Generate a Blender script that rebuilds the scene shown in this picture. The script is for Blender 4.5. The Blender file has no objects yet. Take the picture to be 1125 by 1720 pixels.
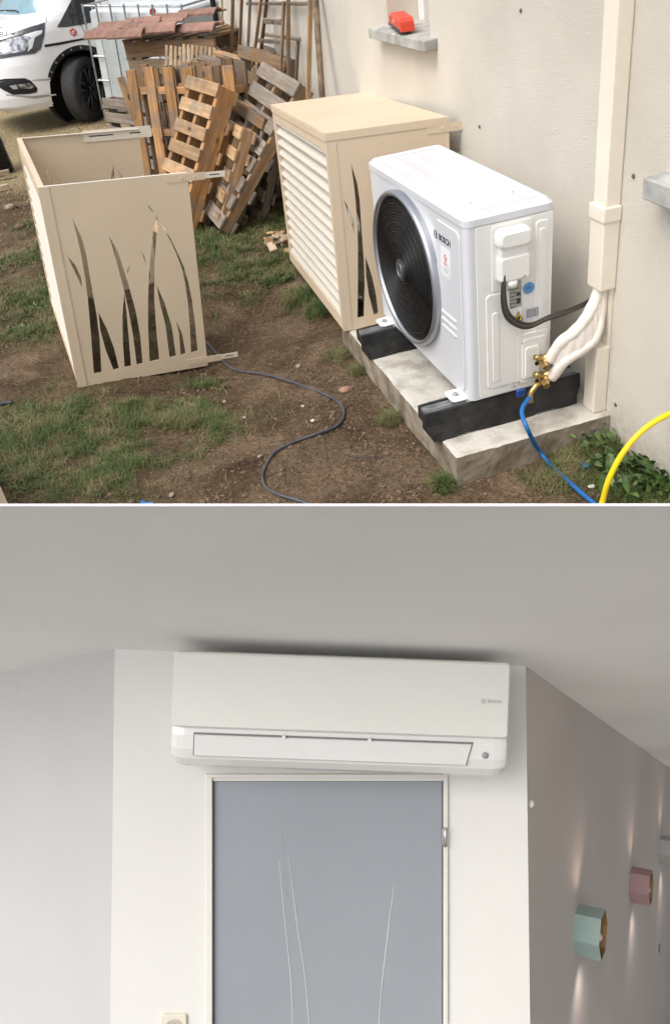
import bpy, bmesh, math, random
from mathutils import Vector, Matrix, noise, Euler
from mathutils.bvhtree import BVHTree
random.seed(7)
S = bpy.context.scene
COL = S.collection
# ------------------------------------------------------------------ camera, sky, sun, exposure
RC = Matrix(((0.94796, -0.29324, -0.12405), (-0.26955, -0.53171, -0.80289), (0.16949, 0.79454, -0.58308)))
EYE = Vector((-1.0771, -2.4699, 1.748)); F = 1420.0
cam = bpy.data.objects.new('camera', bpy.data.cameras.new('camera')); COL.objects.link(cam)
cx, cy, cz = RC[0], RC[1], RC[2]
cam.matrix_world = Matrix(((cx[0], -cy[0], -cz[0], EYE[0]), (cx[1], -cy[1], -cz[1], EYE[1]), (cx[2], -cy[2], -cz[2], EYE[2]), (0, 0, 0, 1)))
cam.data.sensor_fit = 'VERTICAL'; cam.data.sensor_height = 24; cam.data.lens = 24 * F / 1720
cam.data.clip_start = .05; cam.data.clip_end = 500
S.camera = cam
W_ = bpy.data.worlds.new('World'); S.world = W_; W_.use_nodes = True
SUN_EL, SUN_AZ = math.radians(58), math.radians(198)      # azimuth: direction the light comes from, counter-clockwise from +X
nt = W_.node_tree; sky = nt.nodes.new('ShaderNodeTexSky'); sky.sky_type = 'NISHITA'; sky.sun_disc = False
sky.sun_elevation = SUN_EL; sky.sun_rotation = math.pi / 2 - SUN_AZ
sky.air_density = 1.0; sky.dust_density = 6.0; sky.ozone_density = .6
hs_ = nt.nodes.new('ShaderNodeHueSaturation'); hs_.inputs['Saturation'].default_value = .38      # thin overcast: the blue is washed out
nt.links.new(sky.outputs[0], hs_.inputs['Color']); nt.links.new(hs_.outputs[0], nt.nodes['Background'].inputs[0]); nt.nodes['Background'].inputs[1].default_value = .15
sl = bpy.data.lights.new('sun', 'SUN'); sl.energy = .6; sl.angle = math.radians(40); sl.color = (1, .965, .91)
sun = bpy.data.objects.new('sun', sl); COL.objects.link(sun)
sd = Vector((math.cos(SUN_EL) * math.cos(SUN_AZ), math.cos(SUN_EL) * math.sin(SUN_AZ), math.sin(SUN_EL)))
sun.rotation_euler = sd.to_track_quat('Z', 'Y').to_euler()
S.view_settings.view_transform = 'Standard'; S.view_settings.look = 'None'; S.view_settings.gamma = 1
S.view_settings.use_curve_mapping = False; S.view_settings.exposure = 0.47
S.cycles.max_bounces = 8; S.cycles.diffuse_bounces = 5

# ------------------------------------------------------------------ surveying: a sight line met with a plane of the place
def sight(u, v): return RC.transposed() @ Vector(((u - 562.5) / F, (v - 860) / F, 1))
def onz(u, v, z=0.): d = sight(u, v); return EYE + d * ((z - EYE.z) / d.z)
def onx(u, v, x): d = sight(u, v); return EYE + d * ((x - EYE.x) / d.x)
def ony(u, v, y): d = sight(u, v); return EYE + d * ((y - EYE.y) / d.y)
def onplane(u, v, M):          # coordinates in the frame M whose local y axis is the plane's normal
    d = sight(u, v); n = M.col[1].to_3d(); p = M.translation
    return M.inverted() @ (EYE + d * ((p - EYE).dot(n) / d.dot(n)))

# ------------------------------------------------------------------ materials
MATS = {}
def mat(name, col, rough=.6, metal=0., noise_amt=.06, noise_scale=6., bump=0., bump_scale=200., spec=.5, coat=0., var=0., col2=None, detail=4., emis=None, stops=None):
    if name in MATS: return MATS[name]
    m = bpy.data.materials.new(name); m.use_nodes = True; t = m.node_tree; b = t.nodes['Principled BSDF']
    L = t.links.new
    tc = t.nodes.new('ShaderNodeTexCoord'); nz = t.nodes.new('ShaderNodeTexNoise'); nz.inputs['Scale'].default_value = noise_scale; nz.inputs['Detail'].default_value = detail
    L(tc.outputs['Object'], nz.inputs['Vector'])
    mx = t.nodes.new('ShaderNodeMix'); mx.data_type = 'RGBA'
    c2 = col2 or tuple(max(0, c * (1 - 2 * noise_amt)) for c in col); c1 = col if col2 else tuple(min(1, c * (1 + noise_amt)) for c in col)
    rp = t.nodes.new('ShaderNodeValToRGB'); lo, hi = stops or (.35, .65); rp.color_ramp.elements[0].position = lo; rp.color_ramp.elements[1].position = hi
    L(nz.outputs['Fac'], rp.inputs['Fac']); L(rp.outputs[0], mx.inputs[0])
    mx.inputs[6].default_value = (*c1, 1); mx.inputs[7].default_value = (*c2, 1)
    out = mx.outputs[2]
    if var:
        oi = t.nodes.new('ShaderNodeObjectInfo'); hs = t.nodes.new('ShaderNodeHueSaturation'); mr = t.nodes.new('ShaderNodeMapRange')
        mr.inputs[3].default_value = 1 - var; mr.inputs[4].default_value = 1 + var; L(oi.outputs['Random'], mr.inputs[0]); L(mr.outputs[0], hs.inputs['Value']); L(out, hs.inputs['Color']); out = hs.outputs[0]
    L(out, b.inputs['Base Color'])
    b.inputs['Roughness'].default_value = rough; b.inputs['Metallic'].default_value = metal; b.inputs['Specular IOR Level'].default_value = spec; b.inputs['Coat Weight'].default_value = coat; b.inputs['Coat Roughness'].default_value = .06
    if bump:
        n2 = t.nodes.new('ShaderNodeTexNoise'); n2.inputs['Scale'].default_value = bump_scale; n2.inputs['Detail'].default_value = 5; L(tc.outputs['Object'], n2.inputs['Vector'])
        bp = t.nodes.new('ShaderNodeBump'); bp.inputs['Strength'].default_value = 1; bp.inputs['Distance'].default_value = bump; L(n2.outputs['Fac'], bp.inputs['Height']); L(bp.outputs[0], b.inputs['Normal'])
    if emis: b.inputs['Emission Color'].default_value = (*emis[0], 1); b.inputs['Emission Strength'].default_value = emis[1]
    MATS[name] = m; return m

def wood(name, c1, c2, axis, grey=.0, var=.25):
    m = bpy.data.materials.new(name); m.use_nodes = True; t = m.node_tree; b = t.nodes['Principled BSDF']; L = t.links.new
    tc = t.nodes.new('ShaderNodeTexCoord'); mp = t.nodes.new('ShaderNodeMapping'); s = [22, 22, 22]; s[axis] = 1.6; mp.inputs['Scale'].default_value = s
    oi = t.nodes.new('ShaderNodeObjectInfo'); ad = t.nodes.new('ShaderNodeVectorMath'); ad.operation = 'MULTIPLY_ADD'
    L(oi.outputs['Random'], ad.inputs[0]); ad.inputs[1].default_value = (7.3, 3.1, 5.7); L(tc.outputs['Object'], ad.inputs[2]); L(ad.outputs[0], mp.inputs[0])
    nz = t.nodes.new('ShaderNodeTexNoise'); nz.inputs['Scale'].default_value = 2.2; nz.inputs['Detail'].default_value = 7; nz.inputs['Distortion'].default_value = .8; L(mp.outputs[0], nz.inputs['Vector'])
    rp = t.nodes.new('ShaderNodeValToRGB'); rp.color_ramp.elements[0].position = .36; rp.color_ramp.elements[1].position = .64
    rp.color_ramp.elements[0].color = (*c2, 1); rp.color_ramp.elements[1].color = (*c1, 1); L(nz.outputs['Fac'], rp.inputs[0])
    # dirt blotches and knots
    n3 = t.nodes.new('ShaderNodeTexNoise'); n3.inputs['Scale'].default_value = 9; n3.inputs['Detail'].default_value = 6; L(ad.outputs[0], n3.inputs['Vector'])
    r3 = t.nodes.new('ShaderNodeValToRGB'); r3.color_ramp.elements[0].position = .47; r3.color_ramp.elements[1].position = .66; L(n3.outputs['Fac'], r3.inputs[0])
    mx = t.nodes.new('ShaderNodeMix'); mx.data_type = 'RGBA'; mx.inputs[7].default_value = (.19, .17, .15, 1); ml = t.nodes.new('ShaderNodeMath'); ml.operation = 'MULTIPLY'; ml.inputs[1].default_value = .55 + grey; L(r3.outputs[0], ml.inputs[0]); L(ml.outputs[0], mx.inputs[0]); L(rp.outputs[0], mx.inputs[6])
    vo = t.nodes.new('ShaderNodeTexVoronoi'); vo.inputs['Scale'].default_value = 9; sv = [1, 1, 1]; sv[axis] = .55; m4 = t.nodes.new('ShaderNodeMapping'); m4.inputs['Scale'].default_value = sv; L(ad.outputs[0], m4.inputs[0]); L(m4.outputs[0], vo.inputs['Vector'])
    rk = t.nodes.new('ShaderNodeMapRange'); rk.inputs[1].default_value = .17; rk.inputs[2].default_value = .08; rk.inputs[4].default_value = .85; L(vo.outputs['Distance'], rk.inputs[0])
    mk = t.nodes.new('ShaderNodeMix'); mk.data_type = 'RGBA'; mk.inputs[7].default_value = (.07, .04, .02, 1); L(rk.outputs[0], mk.inputs[0]); L(mx.outputs[2], mk.inputs[6])
    hs = t.nodes.new('ShaderNodeHueSaturation'); mr = t.nodes.new('ShaderNodeMapRange'); mr.inputs[3].default_value = 1 - var; mr.inputs[4].default_value = 1 + var
    L(oi.outputs['Random'], mr.inputs[0]); L(mr.outputs[0], hs.inputs['Value']); L(mk.outputs[2], hs.inputs['Color']); L(hs.outputs[0], b.inputs['Base Color'])
    b.inputs['Roughness'].default_value = .78; b.inputs['Specular IOR Level'].default_value = .25
    bp = t.nodes.new('ShaderNodeBump'); bp.inputs['Distance'].default_value = .002; bp.inputs['Strength'].default_value = .7; L(nz.outputs['Fac'], bp.inputs['Height']); L(bp.outputs[0], b.inputs['Normal'])
    return m
WOODC = {'orange': ((.50, .29, .13), (.32, .16, .065), .05), 'tan': ((.50, .33, .18), (.34, .21, .11), .15), 'brown': ((.30, .19, .10), (.18, .11, .06), .2), 'grey': ((.30, .25, .20), (.17, .14, .11), .3), 'pale': ((.55, .44, .31), (.40, .29, .18), .15)}
WOODS = {(k, a): wood('wood_%s_%s' % (k, 'xyz'[a]), *WOODC[k][:2], a, WOODC[k][2]) for k in WOODC for a in range(3)}

white_enamel = mat('white_enamel', (.64, .66, .70), .28, noise_amt=.015, noise_scale=3, coat=.2)
white_panel = mat('white_enamel_lit_side', (.76, .76, .74), .33, noise_amt=.02, noise_scale=4)  # same enamel on the side face, its warmer brighter light put into the colour
beige = mat('beige_powder_coat', (.68, .56, .41), .45, noise_amt=.02, noise_scale=3, bump=.0002, bump_scale=900)
beige_in = mat('cream_edge', (.78, .72, .62), .4, noise_amt=.02)
cream = mat('cream_duct_plastic', (.82, .76, .65), .4, noise_amt=.02, noise_scale=3)
slatw = mat('cream_white_slat', (.64, .60, .52), .42, noise_amt=.02)
black_plastic = mat('black_plastic', (.014, .014, .016), .35, noise_amt=.2)
grille_m = mat('grille_black', (.012, .012, .013), .42, noise_amt=.1, spec=.45)
silver = mat('silver_ring', (.40, .42, .46), .34, metal=.8, noise_amt=.03)
rubber = mat('black_rubber', (.022, .022, .022), .7, noise_amt=.35, noise_scale=14, bump=.001, bump_scale=60)
galv = mat('galvanised_steel', (.50, .52, .53), .42, metal=.85, noise_amt=.12, noise_scale=30)
zinc = mat('zinc_fixing', (.6, .6, .58), .3, metal=.9)
brass = mat('brass', (.60, .42, .17), .3, metal=.9, noise_amt=.2, noise_scale=40)
blue_hose = mat('blue_rubber', (.012, .13, .40), .38, noise_amt=.05)
yellow_hose = mat('yellow_rubber', (.85, .62, .01), .38, noise_amt=.04)
grey_cable = mat('grey_cable', (.075, .085, .10), .5, noise_amt=.15, noise_scale=20)
black_cable = mat('black_cable', (.03, .028, .025), .4)
foam = mat('white_pipe_insulation', (.82, .76, .70), .6, noise_amt=.05, noise_scale=25, bump=.0016, bump_scale=80)
foam2 = mat('ivory_pipe_insulation', (.80, .74, .60), .5, noise_amt=.03)
dark = mat('void_shade', (.01, .01, .01), .8)  # near-black colour standing for the shade inside openings
red_plastic = mat('red_plastic_case', (.62, .055, .025), .4, noise_amt=.04)
ink = mat('dark_print', (.03, .03, .04), .5)
red_ink = mat('red_print', (.60, .07, .05), .5)
grey_ink = mat('grey_print', (.38, .38, .38), .5)
sticker_w = mat('sticker_white', (.78, .80, .84), .45)
sticker_g = mat('sticker_grey', (.36, .36, .34), .5, noise_amt=.12, noise_scale=120)
sticker_b = mat('sticker_blue', (.10, .28, .58), .45)
sticker_y = mat('sticker_yellow', (.85, .60, .02), .45)
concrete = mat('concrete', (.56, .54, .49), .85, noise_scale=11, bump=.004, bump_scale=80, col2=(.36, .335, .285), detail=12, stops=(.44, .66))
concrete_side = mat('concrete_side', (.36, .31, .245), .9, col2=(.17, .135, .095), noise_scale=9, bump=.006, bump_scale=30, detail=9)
sill_m = mat('sill_concrete', (.42, .42, .40), .85, noise_amt=.15, noise_scale=12, bump=.002, bump_scale=90)

def plaster():
    m = mat('roughcast_render', (.86, .81, .72), .9, noise_amt=.03, noise_scale=2.2, spec=.2)
    t = m.node_tree; L = t.links.new; b = t.nodes['Principled BSDF']; tc = t.nodes['Texture Coordinate']
    v = t.nodes.new('ShaderNodeTexNoise'); v.inputs['Scale'].default_value = 215; v.inputs['Detail'].default_value = 4; v.inputs['Roughness'].default_value = .6; v.inputs['Distortion'].default_value = .2
    L(tc.outputs['Object'], v.inputs['Vector'])
    r = t.nodes.new('ShaderNodeValToRGB'); r.color_ramp.elements[0].position = .38; r.color_ramp.elements[1].position = .62; L(v.outputs['Fac'], r.inputs[0])
    bp = t.nodes.new('ShaderNodeBump'); bp.inputs['Distance'].default_value = .0036; bp.inputs['Strength'].default_value = .9; L(r.outputs[0], bp.inputs['Height']); L(bp.outputs[0], b.inputs['Normal'])
    # mud splashed on the foot of the wall, faint run marks higher up
    sx = t.nodes.new('ShaderNodeSeparateXYZ'); L(tc.outputs['Object'], sx.inputs[0]); mr = t.nodes.new('ShaderNodeMapRange'); mr.inputs[1].default_value = .28; mr.inputs[2].default_value = -.02; L(sx.outputs[2], mr.inputs[0])
    n = t.nodes.new('ShaderNodeTexNoise'); n.inputs['Scale'].default_value = 34; n.inputs['Detail'].default_value = 8; L(tc.outputs['Object'], n.inputs['Vector'])
    mu = t.nodes.new('ShaderNodeMath'); mu.operation = 'MULTIPLY'; L(mr.outputs[0], mu.inputs[0]); L(n.outputs['Fac'], mu.inputs[1])
    r2 = t.nodes.new('ShaderNodeMapRange'); r2.inputs[1].default_value = .16; r2.inputs[2].default_value = .6; r2.inputs[4].default_value = .55; L(mu.outputs[0], r2.inputs[0])
    mp = t.nodes.new('ShaderNodeMapping'); mp.inputs['Scale'].default_value = (1, 1.3, 1); L(tc.outputs['Object'], mp.inputs[0]); n2 = t.nodes.new('ShaderNodeTexNoise'); n2.inputs['Scale'].default_value = 1.2; n2.inputs['Detail'].default_value = 6; L(mp.outputs[0], n2.inputs['Vector'])
    m1 = t.nodes.new('ShaderNodeMix'); m1.data_type = 'RGBA'; m1.blend_type = 'MULTIPLY'; r3 = t.nodes.new('ShaderNodeValToRGB'); r3.color_ramp.elements[0].color = (.94, .935, .92, 1); r3.color_ramp.elements[0].position = .3; r3.color_ramp.elements[1].position = .6; L(n2.outputs['Fac'], r3.inputs[0]); m1.inputs[0].default_value = 1
    src = t.nodes['Mix'].outputs[2]; L(src, m1.inputs[6]); L(r3.outputs[0], m1.inputs[7])
    m2 = t.nodes.new('ShaderNodeMix'); m2.data_type = 'RGBA'; m2.inputs[7].default_value = (.30, .22, .15, 1); L(r2.outputs[0], m2.inputs[0]); L(m1.outputs[2], m2.inputs[6]); L(m2.outputs[2], b.inputs['Base Color'])
    return m
plaster_m = plaster()

def soil_mat():
    m = bpy.data.materials.new('soil'); m.use_nodes = True; t = m.node_tree; b = t.nodes['Principled BSDF']; L = t.links.new
    tc = t.nodes.new('ShaderNodeTexCoord')
    def nz(s, d=6, dist=0):
        n = t.nodes.new('ShaderNodeTexNoise'); n.inputs['Scale'].default_value = s; n.inputs['Detail'].default_value = d; n.inputs['Distortion'].default_value = dist; n.inputs['Roughness'].default_value = .62; L(tc.outputs['Object'], n.inputs['Vector']); return n
    def ramp(n, *st):
        r = t.nodes.new('ShaderNodeValToRGB'); e = r.color_ramp.elements
        while len(e) < len(st): e.new(.5)
        for q, (p, c) in zip(e, st): q.position = p; q.color = (*c, 1)
        L(n.outputs['Fac'], r.inputs[0]); return r
    a = ramp(nz(3.2, 8, .4), (.33, (.072, .047, .028)), (.5, (.155, .108, .066)), (.68, (.26, .19, .125)))
    f = ramp(nz(60, 5), (.3, (.45, .45, .45)), (.7, (1.25, 1.25, 1.25)))
    mu = t.nodes.new('ShaderNodeMix'); mu.data_type = 'RGBA'; mu.blend_type = 'MULTIPLY'; mu.inputs[0].default_value = 1; L(a.outputs[0], mu.inputs[6]); L(f.outputs[0], mu.inputs[7])
    at = t.nodes.new('ShaderNodeAttribute'); at.attribute_name = 'cover'; sp = t.nodes.new('ShaderNodeSeparateColor'); L(at.outputs['Color'], sp.inputs[0])
    g = ramp(nz(38, 6), (.3, (.035, .045, .014)), (.7, (.12, .12, .05)))
    m2 = t.nodes.new('ShaderNodeMix'); m2.data_type = 'RGBA'; L(sp.outputs[0], m2.inputs[0]); L(mu.outputs[2], m2.inputs[6]); L(g.outputs[0], m2.inputs[7])
    st = ramp(nz(30, 8, 1.5), (.3, (.20, .15, .08)), (.7, (.50, .41, .25)))
    m3 = t.nodes.new('ShaderNodeMix'); m3.data_type = 'RGBA'; L(sp.outputs[1], m3.inputs[0]); L(m2.outputs[2], m3.inputs[6]); L(st.outputs[0], m3.inputs[7])
    L(m3.outputs[2], b.inputs['Base Color']); b.inputs['Roughness'].default_value = .95; b.inputs['Specular IOR Level'].default_value = .15
    n1, n2 = nz(26, 8), nz(130, 4); ad = t.nodes.new('ShaderNodeMath'); ad.operation = 'MULTIPLY_ADD'; ad.inputs[1].default_value = .35; L(n2.outputs['Fac'], ad.inputs[0]); L(n1.outputs['Fac'], ad.inputs[2])
    bp = t.nodes.new('ShaderNodeBump'); bp.inputs['Distance'].default_value = .035; bp.inputs['Strength'].default_value = 1; L(ad.outputs[0], bp.inputs['Height']); L(bp.outputs[0], b.inputs['Normal'])
    return m

# ------------------------------------------------------------------ mesh helpers
def ob(name, bm_or_me, m=None, parent=None, M=None, smooth=False, kind=None, label=None, cat=None, group=None):
    if isinstance(bm_or_me, bmesh.types.BMesh):
        me = bpy.data.meshes.new(name); bm_or_me.normal_update(); bm_or_me.to_mesh(me); bm_or_me.free()
    else: me = bm_or_me
    if m and not me.materials: me.materials.append(m)
    if smooth:
        for p in me.polygons: p.use_smooth = True
    o = bpy.data.objects.new(name, me); COL.objects.link(o)
    if parent: o.parent = parent
    if M is not None: o.matrix_local = M if isinstance(M, Matrix) else Matrix.Translation(M)
    if kind: o['kind'] = kind
    if label: o['label'] = label
    if cat: o['category'] = cat
    if group: o['group'] = group
    return o
def thing(name, label, cat, M=None, group=None):
    o = bpy.data.objects.new(name, None); o.empty_display_size = .1; COL.objects.link(o); o['label'] = label; o['category'] = cat
    if group: o['group'] = group
    if M is not None: o.matrix_world = M if isinstance(M, Matrix) else Matrix.Translation(M)
    return o
def boxbm(a, b, bev=0., seg=1, bm=None):
    bm2 = bmesh.new(); bmesh.ops.create_cube(bm2, size=1)
    a = Vector(a); b = Vector(b)
    for v in bm2.verts: v.co = Vector((a[i] + (v.co[i] + .5) * (b[i] - a[i]) for i in range(3)))
    if bev: bmesh.ops.bevel(bm2, geom=bm2.edges[:], offset=bev, segments=seg, profile=.6, affect='EDGES', clamp_overlap=True)
    bmesh.ops.recalc_face_normals(bm2, faces=bm2.faces[:])
    if bm is None: return bm2
    me = bpy.data.meshes.new('t'); bm2.to_mesh(me); bm2.free(); bm.from_mesh(me); bpy.data.meshes.remove(me); return bm
def box(name, a, b, m, parent=None, bev=0., seg=1, **k): return ob(name, boxbm(a, b, bev, seg), m, parent, **k)
def catmull(pts, n=8):
    pts = [Vector(p) for p in pts]; out = []
    q = [2 * pts[0] - pts[1]] + pts + [2 * pts[-1] - pts[-2]]
    for i in range(1, len(q) - 2):
        for k in range(n):
            t = k / n; a, b, c, d = q[i - 1], q[i], q[i + 1], q[i + 2]
            out.append(.5 * ((2 * b) + (c - a) * t + (2 * a - 5 * b + 4 * c - d) * t * t + (3 * b - a - 3 * c + d) * t ** 3))
    out.append(pts[-1]); return out
def tube(pts, r, n=8, bm=None, closed=False, cap=True, flat=None):
    bm = bm or bmesh.new(); pts = [Vector(p) for p in pts]; N = len(pts); rings = []
    up = None
    for i, p in enumerate(pts):
        a = pts[i - 1] if (i or closed) else p; b = pts[(i + 1) % N] if (i < N - 1 or closed) else p
        t = (b - a).normalized()
        if up is None: up = t.orthogonal().normalized()
        if flat is not None: up = Vector(flat)
        up = (up - t * up.dot(t)).normalized(); s = t.cross(up)
        rr = r(i / (N - 1)) if callable(r) else r
        rings.append([bm.verts.new(p + (up * math.cos(2 * math.pi * k / n) + s * math.sin(2 * math.pi * k / n)) * rr) for k in range(n)])
    for i in range(N if closed else N - 1):
        A, B = rings[i], rings[(i + 1) % N]
        for k in range(n): bm.faces.new((A[k], A[(k + 1) % n], B[(k + 1) % n], B[k]))
    if cap and not closed:
        bm.faces.new(rings[0][::-1]); bm.faces.new(rings[-1])
    return bm
def lathe(prof, n=48, sx=1., sy=1., bm=None):      # profile of (radius, height) about local z
    bm = bm or bmesh.new(); rings = []
    for r, h in prof:
        rings.append([bm.verts.new((r * sx * math.cos(2 * math.pi * k / n), r * sy * math.sin(2 * math.pi * k / n), h)) for k in range(n)])
    for A, B in zip(rings, rings[1:]):
        for k in range(n): bm.faces.new((A[k], A[(k + 1) % n], B[(k + 1) % n], B[k]))
    return bm
def rrect(x0, x1, y0, y1, r, n=5):
    P = []
    for cx_, cy_, a0 in ((x1 - r, y1 - r, 0), (x0 + r, y1 - r, 90), (x0 + r, y0 + r, 180), (x1 - r, y0 + r, 270)):
        for k in range(n + 1):
            a = math.radians(a0 + 90 * k / n); P.append((cx_ + r * math.cos(a), cy_ + r * math.sin(a)))
    return P
def plate(poly, h, bev=0., bm=None):     # extruded outline in local xy, rising to z=h with a chamfer
    bm = bm or bmesh.new(); n = len(poly); c = Vector((sum(p[0] for p in poly) / n, sum(p[1] for p in poly) / n))
    def ring(z, ins):
        R = []
        for i in range(n):
            a, b, d = Vector(poly[i - 1]), Vector(poly[i]), Vector(poly[(i + 1) % n])
            if ins:
                e1 = (b - a).normalized() if (b - a).length > 1e-9 else Vector((1, 0)); e2 = (d - b).normalized() if (d - b).length > 1e-9 else e1
                nn = Vector((-(e1 + e2).y, (e1 + e2).x)); nn = nn.normalized() if nn.length > 1e-9 else Vector((0, 0)); b = b + nn * ins
            R.append(bm.verts.new((b.x, b.y, z)))
        return R
    rs = [ring(0, 0), ring(h - bev, 0)] + ([ring(h, bev)] if bev else [])
    for A, B in zip(rs, rs[1:]):
        for k in range(n): bm.faces.new((A[k], A[(k + 1) % n], B[(k + 1) % n], B[k]))
    bm.faces.new(rs[-1]); bm.faces.new(rs[0][::-1])
    return bm
def frame(o, x, y):       # matrix from an origin and two in-plane axes; local z is the outward normal
    x = Vector(x).normalized(); z = x.cross(Vector(y)).normalized(); y = z.cross(x)
    return Matrix(((x.x, y.x, z.x, o[0]), (x.y, y.y, z.y, o[1]), (x.z, y.z, z.z, o[2]), (0, 0, 0, 1)))
def text(name, s, size, m, parent, M, extrude=.0004, shear=0., bold=0.):
    c = bpy.data.curves.new(name, 'FONT'); c.body = s; c.size = size; c.extrude = extrude; c.align_x = 'CENTER'; c.align_y = 'CENTER'; c.offset = bold; c.materials.append(m)
    o = bpy.data.objects.new(name, c); COL.objects.link(o); bpy.context.view_layer.update()
    me = bpy.data.meshes.new_from_object(o.evaluated_get(bpy.context.evaluated_depsgraph_get())); bpy.data.objects.remove(o); me.materials.clear()
    return ob(name, me, m, parent, M)
def holed(name, outer, holes, th, m, parent, M):     # flat sheet with cut-outs, in local xy, thickness th in local z
    c = bpy.data.curves.new(name, 'CURVE'); c.dimensions = '2D'; c.fill_mode = 'BOTH'; c.extrude = th / 2
    for P in [outer] + holes:
        s = c.splines.new('POLY'); s.points.add(len(P) - 1); s.use_cyclic_u = True
        for q, p in zip(s.points, P): q.co = (p[0], p[1], 0, 1)
    o = bpy.data.objects.new(name, c); COL.objects.link(o); bpy.context.view_layer.update()
    me = bpy.data.meshes.new_from_object(o.evaluated_get(bpy.context.evaluated_depsgraph_get())); bpy.data.objects.remove(o)
    me.materials.clear(); return ob(name, me, m, parent, M)
T_ = Matrix.Translation
def rotm(rx, ry, rz, x, y, z): return T_((x, y, z)) @ Euler((rx, ry, rz), 'XYZ').to_matrix().to_4x4()

# ================================================================== OUTDOORS: the ground
# patches of growth: pixel row/column of the survey, radius in metres, strength
PATCH = [(60, 720, .34, 1), (200, 700, .28, .8), (30, 790, .32, 1), (150, 800, .25, .9), (300, 690, .22, .65), (380, 700, .18, .55), (250, 770, .2, .7), (330, 740, .15, .5),
         (60, 500, .35, .95), (40, 560, .2, .8), (90, 420, .3, .85), (30, 440, .3, .7), (60, 380, .25, .5), (380, 400, .35, 1.15), (450, 370, .3, 1.15), (420, 450, .28, .8), (370, 470, .25, .6), (340, 430, .3, .8), (470, 460, .22, .7), (300, 400, .4, .9),
         (150, 680, .15, .6), (230, 560, .4, .45), (500, 500, .12, 1), (540, 520, .08, .9), (580, 590, .07, .9), (600, 620, .05, .8), (440, 490, .2, .35), (480, 430, .15, 1),
         (980, 770, .16, .95), (1060, 780, .2, 1.2), (1020, 740, .12, 1.1), (1100, 830, .2, 1.2), (940, 790, .08, .6), (745, 815, .035, 1), (655, 705, .03, .8), (340, 620, .12, .5), (130, 500, .2, .6)]
PATCH = [(onz(u, v), r, s) for u, v, r, s in PATCH]
def growth(x, y):
    g = 0.
    for p, r, s in PATCH:
        d2 = ((x - p.x) ** 2 + (y - p.y) ** 2) / (r * r)
        if d2 < 6: g = max(g, s * math.exp(-d2 * .8))
    n = noise.noise((x * 5, y * 5, 3.)) * .5 + noise.noise((x * 14, y * 14, 9.)) * .35
    return max(0., min(1., g * 1.1 + n * 1.4 - .12)) if g > .12 else 0.
SLAB_X0, SLAB_Y0, SLAB_TOP = -.119, -.131, .116
def hgt(x, y):
    h = noise.noise((x * 1.3, y * 1.3, 0)) * .022 + noise.noise((x * 5, y * 5, 4)) * .010 + noise.noise((x * 17, y * 17, 8)) * .006 + noise.noise((x * 45, y * 45, 2)) * .0028
    # trodden trench beside the slab
    h -= .012 * math.exp(-((x + .25) / .12) ** 2)
    h -= .088 * math.exp(-(((x + .72) / .42) ** 2 + ((y - 1.48) / .45) ** 2))
    h += abs(noise.noise((x * 24, y * 24, 5))) * .009 * (1 - min(1, growth(x, y)))
    h += growth(x, y) * .008
    return h - .004
def build_ground():
    e = (onz(1125, 862) - onz(0, 862)).normalized(); n = Vector((-e.y, e.x, 0)); o = onz(0, 862)
    us = []; u = -1.6
    while u < 3.4: us.append(u); u += .016 if -.15 < u < 2.9 else .08
    vs = []; v = 0.
    while v < 14: vs.append(v); v += .014 + max(0, v - 2.2) * .018
    bm = bmesh.new(); grid = []; cols = []
    for b in vs:
        row = []
        for a in us:
            w = a * (1 + b * .35) - b * .25
            p = o + e * w + n * b
            row.append(bm.verts.new((p.x, p.y, hgt(p.x, p.y) * (1 if b < 6 else .6))))
        grid.append(row)
    for A, B in zip(grid, grid[1:]):
        for k in range(len(us) - 1): bm.faces.new((A[k], A[k + 1], B[k + 1], B[k]))
    me = bpy.data.meshes.new('ground'); bm.to_mesh(me); bm.free()
    ca = me.color_attributes.new('cover', 'FLOAT_COLOR', 'POINT')
    for i, v in enumerate(me.vertices):
        x, y = v.co.x, v.co.y; s = min(1, max(0, (y - 5.6) / .8 + noise.noise((x * 2, y * 2, 1)) * .5))
        ca.data[i].color = (growth(x, y) * .75, s, 0, 1)
    ob('ground', me, soil_mat(), smooth=True, kind='structure')
    # wide flat ground to the horizon, below the detailed sheet
    bm = bmesh.new(); far = [o + n * 6 + e * -60, o + n * 6 + e * 80, o + n * 150 + e * 150, o + n * 150 + e * -150]
    bm.faces.new([bm.verts.new((p.x, p.y, -.05)) for p in far]); ob('field', bm, mat('dry_field', (.30, .24, .14), .95, noise_amt=.3, noise_scale=4), kind='structure')
build_ground()

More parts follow.
